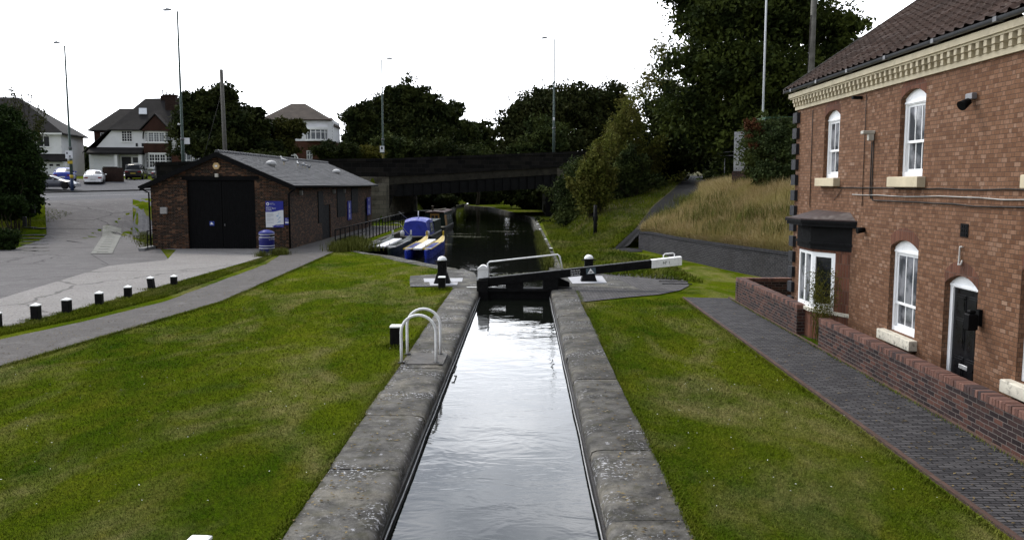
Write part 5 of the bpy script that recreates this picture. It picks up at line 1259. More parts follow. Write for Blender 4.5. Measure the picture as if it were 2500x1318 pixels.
# ------------------------------------------------------------------ boats
M_tarp = plain('blue_tarpaulin', (.022,.035,.30), .45, var=.25, scale=3, bump=.3, bscale=7); M_hull = plain('black_hull', (.006,.007,.007), .4, spec=.3); M_deck = plain('worn_deck', (.13,.12,.09), .8, dirt=(.05,.05,.04))
M_dgreen = plain('dark_green_boat_paint', (.009,.017,.013), .5, spec=.08); M_rroof = plain('maroon_boat_roof', (.035,.013,.011), .7); M_gold = plain('ochre_panel', (.25,.13,.03), .5)
M_bblue = plain('blue_hull', (.015,.03,.27), .3); M_byel = plain('yellow_hull', (.40,.28,.015), .45); M_bwht = plain('boat_white', (.62,.62,.63), .4, dirt=(.4,.4,.4))
def hullmesh(cx, y0, y1, w, h, mat, name, parent, bow=1.6, stern=.8, z0=-.45):
    g = MB(); rows = []
    for t in np.linspace(0, 1, 25):
        y = y0+(y1-y0)*t; k = min(1, math.sqrt(max(.02, (y-y0)/stern)) if stern else 1, math.sqrt(max(.004, (y1-y)/bow))); k = min(1, k); up = .22*max(0, 1-(y1-y)/bow)**2
        rows.append([(cx-w*.42*k,y,z0),(cx-w*.5*k,y,z0+(h-z0)*.6),(cx-w*.5*k,y,h+up),(cx+w*.5*k,y,h+up),(cx+w*.5*k,y,z0+(h-z0)*.6),(cx+w*.42*k,y,z0)])
    g.grid([r+[r[0]] for r in rows]); g.add(rows[0], [tuple(range(6))]); g.add(rows[-1], [tuple(reversed(range(6)))]); return g.build(name, mat, parent)
nb = thing('narrowboat', 'narrowboat with bright blue tarpaulin cover over its stern deck', 'narrowboat', (-7.2, 54.5, -.3))
x0, x1 = atY(972, 560, 54.5).x, atY(1050, 560, 54.5).x; cx = (x0+x1)/2; w = x1-x0
hullmesh(cx, 54, 64.5, w, .12, M_hull, 'hull', nb, 2, 1.2)
g = MB(); g.prism([(cx+w*.46*math.cos(a), 55+w*.46*math.sin(a)) for a in np.linspace(math.pi, 2*math.pi, 9)]+[(cx+w*.5, 57),(cx-w*.5, 57)], .121, .15, 'z'); g.build('deck', M_deck, nb)
g = MB(); rows = []
for y, wl, wt, zt in ((55.0,.40,.33,1.10),(55.6,.42,.36,1.22),(56.8,.43,.37,1.26),(58.2,.43,.37,1.2),(58.6,.42,.34,1.1)):
    rows.append([(cx-w*wl,y,.15),(cx-w*(wl+wt)/2*1.02,y+.05,.7),(cx-w*wt,y+.1,zt-.08),(cx-w*wt*.5,y+.1,zt+.02),(cx,y+.1,zt+.05),(cx+w*wt*.5,y+.1,zt+.02),(cx+w*wt,y+.1,zt-.08),(cx+w*(wl+wt)/2*1.02,y+.05,.7),(cx+w*wl,y,.15)])
g.grid(rows); g.add(rows[0], [tuple(range(9))]); g.add(rows[-1], [tuple(reversed(range(9)))]); g.build('tarpaulin', M_tarp, nb)
g = MB(); g.add([(cx+w*.435,56.2,.3),(cx+w*.435,58,.3),(cx+w*.40,57.9,.95),(cx+w*.40,56.3,.95)], [(0,1,2,3)]); g.T = None; g.build('window', plain('clear_vinyl', (.2,.22,.24), .15), nb)
g = MB(); g.box(cx-w*.42, cx+w*.42, 58.7, 63.2, .12, .95); g.build('cabin', M_dgreen, nb)
for sx_ in (-.40, .40): g = MB(); g.lathe((cx+w*sx_, 54.9, .15), [(.10,0),(.15,.1),(.15,.24),(.08,.34)], 10); g.build('fender', M_bwht, nb)
g = MB(); g.tube([(cx-w*.62,54.6,1.0),(cx-w*.45,54.5,.98),(cx-w*.2,54.4,.35),(cx-w*.02,54.35,.12)], .022, 6); g.build('tiller', M_steel, nb)
g = MB(); g.tube([(cx+.1,56,1.2),(cx+.1,56,1.75)], .035, 7); g.build('chimney', M_bwht, nb)
g = MB(); g.tube([(cx-w*.3,56,1.2),(cx-w*.55,55.7,1.7)], .018, 5); g.tube([(cx+w*.36,57,1.2),(cx+w*.5,55.4,1.15)], .018, 5); g.build('boat_pole', M_steel, nb)
nb2 = thing('narrowboat', 'dark green narrowboat with maroon roof and ochre doors moored behind the blue cover', 'narrowboat', (-6, 66, -.3))
x0, x1 = atY(1032, 545, 65).x, atY(1090, 545, 65).x; cx = (x0+x1)/2; w = x1-x0
hullmesh(cx, 62.6, 74, w, .25, M_hull, 'hull', nb2, 2.4, 1.2)
g = MB(); g.prism([(cx-w*.45,.25),(cx+w*.45,.25),(cx+w*.38,1.32),(cx-w*.38,1.32)], 65.2, 72); cb_ = g.build('cabin', M_dgreen, nb2)
g = MB(); g.prism([(cx-w*.42,1.321),(cx+w*.42,1.321),(cx+w*.38,1.37),(cx,1.43),(cx-w*.38,1.37)], 64.9, 72.2); rf = g.build('roof', M_rroof, nb2)
g = MB(); g.box(cx-.35, cx+.35, 65.1, 65.19, .3, 1.25); d = g.build('cabin_door', M_gold, nb2); g = MB(); g.box(cx-.25, cx-.04, 65.08, 65.099, .8, 1.1); g.box(cx+.04, cx+.25, 65.08, 65.099, .8, 1.1); g.build('pane', M_hglass, d)
g = MB(); g.prism([(cx+w*.452,.3),(cx+w*.40,1.1),(cx+w*.39,1.1),(cx+w*.44,.3)], 65.3, 66.8); g.build('side_panel', M_gold, nb2)
for k in range(2):
    g = MB(); y = 67.4+k*2.2; g.add([(cx+w*.435,y,.62),(cx+w*.435,y+1,.62),(cx+w*.408,y+1,1.05),(cx+w*.408,y,1.05)], [(0,1,2,3)]); g.build('window', M_curt, nb2)
g = MB(); g.box(cx-w*.3, cx+w*.3, 68, 68.4, 1.43, 1.5); g.lathe((cx-.3, 66.5, 1.4), [(.08,0),(.07,.35),(.1,.36),(.1,.42)], 8); g.tube([(cx+.3,66,1.48),(cx+.3,71,1.5)], .03, 5); g.build('roof_gear', M_deck, nb2)
g = MB(); g.tube([(cx-.1,63.3,.25),(cx-.1,63.4,.8),(cx,62.5,.9)], .025, 6); g.build('tiller', M_steel, nb2)
g = MB(); g.box(cx-w*.45, cx+w*.45, 63.2, 65.1, .251, .29); g.build('deck', M_deck, nb2)
def bellboat(label, xa, xb, y0, y1, mh, mf, deck):
    t = thing('bell_boat', label, 'catamaran', ((xa+xb)/2, y0, -.3), 'twin hulled paddle boats moored together'); W = xb-xa; hw = W*.34
    for cx in (xa+hw/2, xb-hw/2):
        h = hullmesh(cx, y0, y1, hw, .14, mh, 'hull', t, 2.6, 1.3)
        g = MB(); rows = []
        for y, k in ((y1-4.0,.98),(y1-2.6,.96),(y1-1.6,.76),(y1-.7,.5),(y1-.1,.16)): up = .22*max(0, 1-(y1-y)/2.6)**2; rows.append([(cx-hw*.5*k,y,.145+up),(cx,y,.17+up),(cx+hw*.5*k,y,.145+up)])
        g.grid(rows); g.build('bow_deck', mf, h, normals=False)
        g = MB(); g.prism([(cx-hw*.1,y1-.15,),(cx+hw*.1,y1-.15),(cx,y1+.08)], .3, .62, 'z') ; g.build('prow', M_bwht if mf is not M_byel else M_byel, h)
        for k in range(5): 
            y = y0+.9+k*.8; g = MB(); g.box(cx-hw*.36, cx+hw*.36, y, y+.28, .142, .17); g.build('seat', M_bwht if k == 0 else mh, h)
        g = MB(); q = hw*.42; g.tube([(cx-q,y0+.5,.17),(cx-q,y1-3.4,.17)], .03, 6); g.tube([(cx+q,y0+.5,.17),(cx+q,y1-3.4,.17)], .03, 6); g.tube([(cx-q*.9,y0+.45,.17),(cx+q*.9,y0+.45,.17)], .03, 6); g.build('coaming', mf if mf is M_byel else M_steel, h)
    g = MB(); g.box((xa+xb)/2-W*.15, (xa+xb)/2+W*.15, y0+.5, y1-1.8, .12, .22); g.build('deck', deck, t, bevel=.02)
    g = MB(); g.tube([(xa+hw*.8,y0+1,.2),(xa+hw*.8,y0+1,.36)], .02, 6); g.tube([(xb-hw*.8,y0+1.2,.2),(xb-hw*.8,y0+1.2,.36)], .02, 6); g.build('cleat', M_steel, t)
xa, xb = at(973, 636, -.3).x, at(1048, 636, -.3).x
bellboat('blue and yellow twin hulled boat with white centre deck', xa, xb, 43.2, 52.6, M_bblue, M_byel, M_bwht)
d_ = M_dgreen; xa2, xb2 = at(912, 622, -.3).x, at(968, 622, -.3).x
bellboat('dark green twin hulled boat with white centre deck beside the fence', xb2+.1-1.75, xb2+.1, 44.5, 53.2, M_dgreen, M_dgreen, M_bwht)
# railings along the basin
rl = thing('railing', 'long black metal railing between the shed path and the moored boats', 'railing', (-10.15, 45, 0))
g = MB(); L = [(-10.15, y) for y in np.arange(44.8, 71, 1.25)]
for i, (x, y) in enumerate(L): 
    g = MB(); g.cbox((x, y, -.05), .06, .06, 1.13); g.build('post', M_gblk, rl)
g = MB(); g.tube([(-10.15,44.8,1.1),(-10.15,70.8,1.1)], .035, 7); g.build('top_rail', M_gblk, rl)
g = MB(); g.tube([(-10.15,44.8,.55),(-10.15,70.8,.55)], .022, 6); g.build('mid_rail', M_gblk, rl)
# ------------------------------------------------------------------ lamp columns, poles, gates
M_lamp = plain('grey_green_column', (.06,.085,.075), .5, .2); M_lampg = plain('grey_column', (.12,.125,.13), .45, .3); M_lblue = plain('blue_painted_column', (.02,.035,.085), .5); M_yel = plain('yellow_band', (.45,.33,.03), .5)
def lamp(label, px0, py0, px1, py1, Y, arm, zb, low, col=None, sign=None, r=.115):
    """column whose top shows at (px0,py0) and whose foot is under (px1,py1)"""
    top = atY(px0, py0, Y); c = atY(px1, py1, Y); zb = zg(c.x, c.y) if zb is None else zb; t = thing('street_lamp', label, 'street lamp', (c.x, c.y, zb), 'street lamps along the road')
    f = lambda z: c.x+(top.x-c.x)*(z-c.z)/(top.z-c.z)*.0+(top.x-c.x)*0
    bx_ = (c.x+top.x)/2; H = top.z-zb; g = MB(); g.tube([(bx_,Y,zb),(bx_,Y,zb+H*.3),(bx_,Y,zb+H*.31),(bx_,Y,top.z)], [r*1.25,r*1.25,r,r*.62], 9); g.build('column', col or M_lamp, t)
    if low: g = MB(); g.tube([(bx_,Y,zb),(bx_,Y,zb+low)], r*1.3, 9); g.build('painted_base', M_lblue, t); g = MB(); g.tube([(bx_,Y,zb+low),(bx_,Y,zb+low+.3)], r*1.34, 9); g.build('yellow_band', M_yel, t)
    ax, ay, al = arm; e = Vector((bx_+ax*al, Y+ay*al, top.z+.12))
    g = MB(); g.tube([(bx_,Y,top.z-.05),(bx_+ax*.1,Y+ay*.1,top.z+.06),tuple(e)], .03, 6); g.build('arm', col or M_lamp, t)
    g = MB(Matrix.Translation(e) @ Matrix.Rotation(math.atan2(ay, ax), 4, 'Z')); g.add([(-.05,-.09,-.03),(.2,-.15,-.06),(.6,-.13,-.07),(.72,-.06,-.05),(-.05,.09,-.03),(.2,.15,-.06),(.6,.13,-.07),(.72,.06,-.05),(0,0,.1),(.35,0,.16),(.7,0,.05)],
        [(0,1,9,8),(1,2,9),(2,3,10,9),(4,8,9,5),(5,9,6),(6,9,10,7),(3,7,10),(0,8,4),(0,4,5,1),(1,5,6,2),(2,6,7,3)]); g.build('lamp_head', M_lampg, t)
    g = MB(); g.tube([(bx_,Y,zb+H*.30),(bx_,Y,zb+H*.315)], r*1.5, 9); g.build('collar', M_lampg, t)
    return t, bx_
t, x = lamp('grey street lamp behind the parked cars with a white sign on its blue base', 160, 112, 173, 440, 77.5, (-.3,-.95,.5), None, 1.3)
g = MB(); z = CAM_H-(395-447)/2050*77.5; g.box(x-.36, x+.3, 77.28, 77.34, CAM_H+(447-388)/2050*77.5, CAM_H+(447-369)/2050*77.5); s_ = g.build('sign_plate', M_sgw, t)
a, b = CAM_H+(447-379)/2050*77.5, CAM_H+(447-372)/2050*77.5; g = MB(); g.box(x-.26, x-.12, 77.272, 77.279, a+.06, a+.24); g.box(x-.05, x+.22, 77.272, 77.279, a-.28, a-.24); g.box(x-.02, x+.14, 77.272, 77.279, a-.2, a-.06); g.build('symbol', plain('sign_print', (.08,.08,.1), .6), s_)
g = MB(); z = CAM_H+(447-397)/2050*77.5; g.box(x-.2, x+.26, 77.29, 77.34, z-.14, z+.14); g.build('yellow_sign', M_yel, t)
t, x = lamp('tall grey street lamp beside the shed roof with a blank white sign on its column', 433, 28, 447, 385, 71.5, (-1,.05,.55), None, 2.0, sign=1)
g = MB(); z = CAM_H+(447-345)/2050*71.5; g.box(x+.15, x+.62, 71.46, 71.5, z-.28, z+.24); g.build('sign_plate', M_sgw, t)
g = MB(); z = CAM_H+(447-308)/2050*71.5; g.lathe((x-.22, 71.4, z), [(.05,0),(.11,.05),(.09,.14),(.02,.16)], 8); g.tube([(x-.22,71.4,z+.14),(x,71.5,z+.1)], .02, 5); g.build('camera', M_sgw, t)
t, x = lamp('slim grey street lamp on the far side of the bridge with a small white sign', 932, 146, 935, 383, 101, (1,.1,.55), 4.6, 0, sign=1)
g = MB(); z = CAM_H+(447-366)/2050*101; g.box(x-.33, x+.18, 100.8, 100.86, z-.35, z+.4); p_ = g.build('sign_plate', M_sgw, t); g = MB(); g.box(x-.2, x+.0, 100.79, 100.799, z, z+.28); g.build('symbol', M_black, p_); g = MB(); g.tube([(x,101,5.6),(x,101,7.1)], .14, 8); g.build('yellow_band', M_yel, t)
t, x = lamp('slim grey street lamp standing at the near parapet of the bridge', 1352, 96, 1353, 372, 92.5, (-1,.1,.75), 5.3, 0)
g = MB(); g.tube([(x,92.5,6.4),(x,92.5,7.15)], .13, 8); g.build('yellow_band', M_yel, t); g = MB(); g.cbox((x-.02, 92.35, CAM_H+(447-298)/2050*92.5), .2, .18, .34, 0, .03); g.build('photocell', M_sgw, t)
# timber poles
M_pole = plain('weathered_pole', (.115,.11,.098), .9, var=.35, scale=6, bump=.3)
a, b = atY(540, 170, 75.3), atY(552, 385, 75.3); tp = thing('utility_pole', 'bare weathered timber pole standing behind the shed ridge', 'utility pole', (b.x, b.y, 3))
g = MB(); xm = (a.x+b.x)/2; g.tube([(xm+.06,75.3,2.4),(xm-.08,75.3,a.z)], [.2,.155], 10); g.build('pole', M_pole, tp); g = MB(); g.tube([(xm-.1,75.25,a.z-2.0),(xm-2.3,75.0,4.3)], .02, 5); g.build('stay_wire', M_cable, tp)
a, b = atY(1981, -90, 34), atY(1980, 200, 34); tp = thing('utility_pole', 'timber pole rising behind the cottage roof in front of the big tree', 'utility pole', (b.x, b.y, 3.3))
g = MB(); g.tube([(b.x,34,3.2),(b.x,34,a.z+1)], [.13,.10], 9); g.build('pole', M_pole, tp); g = MB(); g.tube([(b.x-.11,33.95,a.z-2),(b.x-.2,33.95,b.z-1.5)], .02, 5); g.build('stay_wire', M_cable, tp)
a, b = atY(1871, -60, 48), atY(1864, 292, 48); xm = (a.x+b.x)/2; fp = thing('flagpole', 'tall thin white pole rising behind the garden hedge', 'pole', (xm, 48, 3.2))
g = MB(); g.tube([(xm,48,3.1),(xm,48,a.z+1.5)], [.065,.05], 9); g.build('pole', plain('white_pole', (.50,.51,.53), .5, var=.1), fp)
g = MB(); g.lathe((xm, 48, a.z+1.5), [(.07,0),(.08,.06),(.02,.1)], 8); g.build('finial', M_steel, fp)
# green canopy behind the hedge
cp = thing('garden_canopy', 'green framed canopy roof just above the garden hedge', 'canopy', (14, 46, 3.3)); a, b = atY(1864, 289, 46), atY(1960, 289, 46)
g = MB(); g.box(a.x, b.x, 45.6, 48, a.z-.08, a.z+.06); g.build('roof', plain('green_panel', (.04,.09,.055), .6), cp); g = MB()
for x in (a.x+.1, b.x-.1): g.box(x-.05, x+.05, 45.8, 45.9, 3.0, a.z-.08)
g.build('post', M_gblk, cp); g = MB()
for k in range(5): g.box(a.x+.7+.22*k, a.x+.78+.22*k, 45.5, 45.62, a.z-.14, a.z+.02)
g.build('bracket', M_black, cp)
# entrance gates and small posts at the drive
def gate(label, px0, px1, py1, h, lean):
    c0, c1 = atg(px0, py1), atg(px1, py1); t = thing('gate', label, 'gate', c0)
    g = MB(); g.cbox((c0.x, c0.y, c0.z-.1), .2, .2, h+.2); g.build('post', M_gblk, t)
    e = Vector((c0.x+lean[0], c0.y+lean[1], 0)); d = (e-Vector((c0.x, c0.y, 0))); a = math.atan2(d.y, d.x); T = Matrix.Translation((c0.x, c0.y, c0.z+.12)) @ Matrix.Rotation(a, 4, 'Z'); L = d.length; g = MB(T)
    for k in range(int(L/.13)): g.cbox((.15+k*.13, 0, 0), .115, .03, h-.1)
    g.box(.1, L, .02, .06, .3, .4); g.box(.1, L, .02, .06, h-.5, h-.4); g.build('leaf', M_gblk, t); return c0
c0 = gate('black timber gate standing open beside the shed side of the drive', 344, 345, 490, 1.9, (-.3,-3.0))
g = MB(); q = c0+Vector((-.35,-2.7,0)); g.box(q.x-.06, q.x+.1, q.y-.04, q.y-.03, q.z+.85, q.z+.95); tag(g.build('gate_notice', M_sgw), 'tiny white notice fixed to the open black gate', 'notice')
gate('black timber gate standing open against the laurel hedge', 100, 96, 492, 1.9, (-.6,-3.0))
for k, (px, py) in enumerate(((82,518),(61,549))):
    c = atg(px, py); g = MB(); g.cbox((c.x, c.y, c.z-.1), .2, .2, .6, .2, .02); tag(g.build('stump_post', M_gblk), ('small dark post in the grass nearer the hedge gate', 'small dark post in the grass nearer the stepping slabs')[k], 'post')
# black post on the grass bank
c = at(1453, 585); pt = thing('timber_post', 'black upright post in the grass below the saplings', 'post', (c.x, c.y, 0)); g = MB(); g.tube([(c.x,c.y,-.1),(c.x,c.y,2.2)], [.13,.11], 8); g.build('post', M_gblk, pt); g = MB(); g.cbox((c.x, c.y-.02, 1.2), .3, .08, .3); g.build('plate', M_gblk, pt)
# handrail at the top of the ramp
p0 = atY(1770, 372, 62); hr = thing('handrail', 'pale metal handrail at the top of the ramp path beside the fence', 'handrail', (p0.x, 62, 3.2)); g = MB()
for z in (372, 381): q = atY(1770, z, 62).z; g.tube([(p0.x-.3,62,q),(p0.x+.9,60.5,q+.02)], .03, 6)
g.build('rail', M_steel, hr); g = MB()
for dx in (0, .75): g.tube([(p0.x+dx,62-1.25*dx,3.0),(p0.x+dx,62-1.25*dx,5.85)], .03, 6)
g.build('post', M_steel, hr)
# ------------------------------------------------------------------ birds on the shed roof
M_gull = plain('white_feathers', (.62,.62,.62), .8); M_ggrey = plain('grey_feathers', (.22,.23,.25), .8); M_beak = plain('yellow_beak', (.45,.32,.04), .5)
def roofz(x): t = (SX1+.42-x)/(SX1+.42-SXM); return SE-.04+(SR-SE+.1)*t
def bird(label, x, y, z, rz, s, grey=False, group=None):
    t = thing('bird', label, 'bird', group=group); T = Matrix.Scale(s, 4)
    g = MB(T); rows = []
    for xx, zz, rx, rz_ in ((-.26,.22,.01,.01),(-.2,.21,.05,.035),(-.1,.2,.085,.07),(.02,.21,.095,.09),(.12,.25,.075,.075),(.17,.31,.05,.05),(.2,.38,.045,.045),(.23,.41,.048,.045),(.28,.41,.03,.03),(.3,.405,.008,.008)):
        rows.append([(xx, rx*math.cos(a), zz+rz_*math.sin(a)) for a in np.linspace(0, 2*math.pi, 9)])
    g.grid(rows, True); g.build('body', M_ggrey if grey else M_gull, t)
    for sg in (-1, 1):
        g = MB(T); g.add([(.12,sg*.085,.27),(.02,sg*.105,.29),(-.15,sg*.08,.25),(-.36,sg*.03,.22),(-.15,sg*.09,.17),(.05,sg*.105,.18)], [(0,1,5),(1,2,4,5),(2,3,4)]); g.build('wing', M_ggrey, t)
        g = MB(T); g.tube([(.0,sg*.04,.14),(.01,sg*.04,0),(.05,sg*.04,.0)], .008, 5); g.build('leg', M_beak, t)
    g = MB(T); g.add([(.29,-.012,.41),(.29,.012,.41),(.29,0,.425),(.36,0,.395)], [(0,1,2),(0,3,1),(1,3,2),(2,3,0)]); g.build('beak', M_beak, t)
    place(t, (x, y, z), rz)
for k, (px, py, Y, rz, s, gr, lab) in enumerate(((694, 402, 54, 2.6, 1.25, 0, 'white gull standing alone on the shed roof near its ridge'), (727, 402, 57, 2.0, .8, 0, 'white bird leading the small flock on the shed roof'), (739, 407, 57.5, .6, .8, 1, 'grey bird with spread tail in the middle of the flock on the shed roof'),
        (746, 404, 58, 2.8, .8, 0, 'white bird at the back of the flock on the shed roof'), (755, 409, 58, -.4, .75, 1, 'grey bird at the tail end of the flock on the shed roof'))):
    p = atY(px, py, Y); bird(lab, p.x, p.y, roofz(p.x)+.02, rz, s, gr, 'birds on the shed roof')
# ------------------------------------------------------------------ trees and plants
def unit(rng, n): v = rng.normal(size=(n, 3)); return v/np.linalg.norm(v, axis=1, keepdims=True)
def leaves(C, size, rng, flat=0.):
    """diamond leaves folded along the middle on centres C"""
    n = len(C); N = unit(rng, n); N[:, 2] = np.abs(N[:, 2])+flat; N /= np.linalg.norm(N, axis=1, keepdims=True)
    t = np.cross(N, unit(rng, n)); t /= np.linalg.norm(t, axis=1, keepdims=True)+1e-9; b = np.cross(N, t)
    s = (size*rng.uniform(.6, 1.35, n))[:, None] if np.isscalar(size) else (size*rng.uniform(.6, 1.35, n))[:, None]
    V = np.empty((n, 4, 3)); V[:, 0] = C-t*s; V[:, 1] = C+b*s*.5+N*s*.16; V[:, 2] = C+t*s; V[:, 3] = C-b*s*.5+N*s*.16
    return V.reshape(-1, 3)
def crown(parent, blobs, n, leaf, mat, seed, clump=.15, inner=.22, name='crown', per=70, rag=.25):
    rng = np.random.default_rng(seed); B = np.array(blobs, float); w = (B[:, 3]*B[:, 5]); w /= w.sum(); out = []; sz = []
    for b, k in zip(B, w):
        m = int(n*k*(1-inner)); nc = max(10, m//per); d = unit(rng, nc); d[:, 2] = np.where(d[:, 2] < -.35, -d[:, 2]*.6, d[:, 2])
        ph = rng.uniform(0, 6.28, 3); lump = 1+rag*np.sin(d[:, 0]*4+ph[0])*np.sin(d[:, 1]*4+ph[1])*np.cos(d[:, 2]*4+ph[2])
        r = rng.uniform(.5, 1.04, nc)**.6*lump; cc = b[:3]+d*b[3:6]*r[:, None]
        i = rng.integers(0, nc, m); sg = clump*b[3:6].mean()*rng.uniform(.5, 1.3, nc)[i][:, None]
        out.append(cc[i]+rng.normal(size=(m, 3))*sg*np.array([1.1, 1.1, .7])); sz.append(np.full(m, leaf))
        q = int(n*k*inner); d = unit(rng, q); out.append(b[:3]+d*b[3:6]*(rng.uniform(0, 1, q)**.5*.72)[:, None]); sz.append(np.full(q, leaf*2.1))
    C = np.concatenate(out); V = leaves(C, np.concatenate(sz), rng)
    return raw(name, V, len(C), 4, mat, parent)
def limb(g, a, b, r0, r1, rng, n=5, wob=.06):
    a, b = Vector(a), Vector(b); L = (b-a).length; pts = [a.lerp(b, t)+Vector(rng.normal(size=3)*L*wob*math.sin(math.pi*t)) for t in np.linspace(0, 1, n)]
    g.tube(pts, list(np.linspace(r0, r1, n)), 7)
M_bark = plain('bark', (.035,.028,.02), .9, var=.4, scale=8, bump=.5, bscale=12)
L_dark = leafmat('dark_leaf', (0.0088,0.0144,0.0048), (0.0240,0.0336,0.0104), (0.0360,0.0440,0.0112), trans=.08)
L_oak = leafmat('oak_leaf', (0.0112,0.0168,0.0056), (0.0288,0.0360,0.0112), (0.0400,0.0440,0.0136), trans=.08)
L_syc = leafmat('sycamore_leaf', (.009,.015,.004), (.024,.034,.009), (.052,.066,.013), trans=.1)
L_sap = leafmat('sapling_leaf', (.045,.060,.011), (.135,.138,.028), (.085,.078,.02), trans=.15)
L_yel = leafmat('yellow_green_leaf', (.05,.052,.008), (.10,.092,.018), trans=.15)
L_lau = leafmat('laurel_leaf', (0.0080,0.0160,0.0048), (0.0272,0.0464,0.0112), rough=.35, trans=.05)
L_ivy = leafmat('ivy_leaf', (.013,.022,.008), (.04,.055,.018), (.06,.075,.02), trans=.08)
L_red = leafmat('reddened_leaf', (.05,.018,.009), (.10,.045,.02))
def tree(name, label, base, blobs, n, leaf, mat, seed, tr=.25, group=None, cat='tree', **k):
    t = thing(name, label, cat, base, group); rng = np.random.default_rng(seed+99); g = MB()
    top = max(blobs, key=lambda b: b[2]); fork = Vector(base).lerp(Vector((top[0], top[1], top[2])), .35)
    limb(g, (base[0], base[1], base[2]-.3), fork, tr, tr*.7, rng); limb(g, fork, (top[0], top[1], top[2]+top[5]*.5), tr*.7, tr*.12, rng)
    for b in blobs:
        if b is not top: limb(g, fork, (b[0], b[1], b[2]+b[5]*.2), tr*.45, tr*.08, rng)
        for _ in range(2): d = rng.normal(size=3); d[2] = abs(d[2]); d /= np.linalg.norm(d); limb(g, (b[0], b[1], b[2]-b[5]*.3), (b[0]+d[0]*b[3]*.8, b[1]+d[1]*b[4]*.8, b[2]+d[2]*b[5]*.8), tr*.2, tr*.04, rng)
    g.build('trunk', M_bark, t, normals=False); crown(t, blobs, n, leaf, mat, seed, **k); return t
def bl(px, py, Y, rp, zp=None, dy=0., ry=None):
    """crown ellipsoid whose middle shows at (px,py) with radii rp across and zp up, in photograph pixels at distance Y"""
    c = atY(px, py, Y); k = Y/2050; zp = zp or rp; return (c.x, c.y+dy, c.z, rp*k, (ry or rp)*k, zp*k)
def gpt(px, Y, z): c = atY(px, 447, Y); return (c.x, Y, z)
# the big sycamore behind the ramp
tree('sycamore_tree', 'huge dark sycamore filling the sky beside the cottage roof', gpt(1800, 64, 3.6),
     [bl(1840,40,64,150,120),bl(1730,60,63,95,80),bl(1740,170,62,105,90),bl(1940,70,65,110,85),bl(2050,75,65,80,55),bl(2030,140,64,75,60),bl(1850,190,62,130,110),bl(1700,285,63,95,90),bl(1800,320,62,110,100),bl(1920,260,64,120,110),bl(1960,370,65,110,90),bl(1690,10,65,60,60),bl(1850,420,64,120,60)], 62000, .17, L_syc, 11, .5, clump=.17, inner=.16, per=55)
tree('thicket_tree', 'dark leafy tree at the left foot of the huge sycamore', gpt(1650, 76, 3.6), [bl(1640,300,76,70,90),bl(1700,370,75,90,70),bl(1600,380,75,60,60),bl(1760,400,74,80,55)], 22000, .19, L_dark, 12, .25, inner=.2)
tree('wispy_tree', 'pale wispy young tree against the sky left of the sycamore', gpt(1612, 84, 3.6), [bl(1612,150,84,24,60),bl(1590,205,84,30,45),bl(1560,250,84,40,40),bl(1625,230,84,30,60)], 3200, .15, L_sap, 13, .12, inner=.0, per=12, clump=.3)
GB = 'trees beyond the road bridge'
tree('oak_tree', 'broad dark oak beyond the bridge, beside the street lamp on the parapet', gpt(1340, 128, 0), [bl(1320,285,128,75,65),bl(1260,320,126,45,60),bl(1375,275,128,70,65),bl(1330,370,126,110,60)], 26000, .30, L_oak, 21, .45, GB)
tree('oak_tree', 'dark oak beyond the bridge with its flat crown between the lamp and the saplings', gpt(1460, 130, 2), [bl(1440,265,130,65,60),bl(1500,260,132,48,50),bl(1480,340,130,90,70)], 18000, .30, L_oak, 22, .4, GB)
tree('oak_tree', 'small mid green oak in front of the broad dark one beyond the bridge', gpt(1320, 118, 0), [bl(1330,345,118,48,60),bl(1280,375,118,40,40)], 8000, .26, L_ivy, 23, .25, GB)
tree('ash_tree', 'tall dark tree with a ragged peak behind the middle of the bridge', gpt(990, 128, 0), [bl(985,245,128,48,50),bl(945,290,128,50,60),bl(1035,275,128,50,55),bl(1000,340,127,100,60),bl(1075,295,128,40,50)], 30000, .28, L_dark, 24, .45, GB)
tree('ash_tree', 'rounded dark tree between the bow windowed house and the ragged tall tree', gpt(880, 122, 3), [bl(878,300,122,40,48),bl(900,345,122,60,45),bl(858,350,121,25,40)], 12000, .27, L_dark, 25, .35, GB)
tree('ash_tree', 'wispy pale topped tree on the right shoulder of the ragged tall tree', gpt(1110, 132, 0), [bl(1105,275,134,30,30),bl(1110,330,132,55,50),bl(1130,375,130,50,40)], 9000, .24, L_ivy, 26, .3, GB, inner=.12)
tree('ash_tree', 'low dark tree beside the gap of sky over the canal', gpt(1165, 138, 0), [bl(1165,335,138,38,42),bl(1180,375,138,35,40)], 9000, .28, L_dark, 27, .3, GB)
tree('ash_tree', 'low far tree closing the canal at the foot of the gap of sky', gpt(1212, 160, 0), [bl(1205,385,160,30,42),bl(1235,375,158,30,40),bl(1165,410,156,60,34),bl(1265,410,156,60,34)], 14000, .32, L_ivy, 28, .3, GB)
for k, (px, py, Y, r, z, lab) in enumerate(((1075,470,118,75,48,'low bush added on the left bank to darken the view under the bridge'),(1180,470,146,80,46,'bush added at the bend of the canal to darken the view under the bridge'),(1255,462,120,52,55,'dense bush added on the right bank to darken the view under the bridge'),(1062,496,109,50,26,'bush added at the water edge on the left bank to darken the view under the bridge'),(1300,492,117,48,28,'low bush added to darken the right bank between the tunnel wall and the bend of the canal'),(1345,490,112,40,34,'bush added at the towpath edge to darken the right end of the bridge opening'),(985,470,108,60,40,'dark bush added to darken the left bank behind the bridge abutment'),(1330,470,116,50,40,'dark bush added on the right bank to darken the view under the bridge'))):  # bushes added to darken the bridge opening and block bright sky from the water
    c = atY(px, 500, Y); t = thing('darkening_bush', lab, 'bush', (c.x, Y, 0)); crown(t, [bl(px,py,Y,r,z)], 6500, .24, L_dark, 31+k, name='foliage', inner=.35)
GH = 'garden trees across the road'
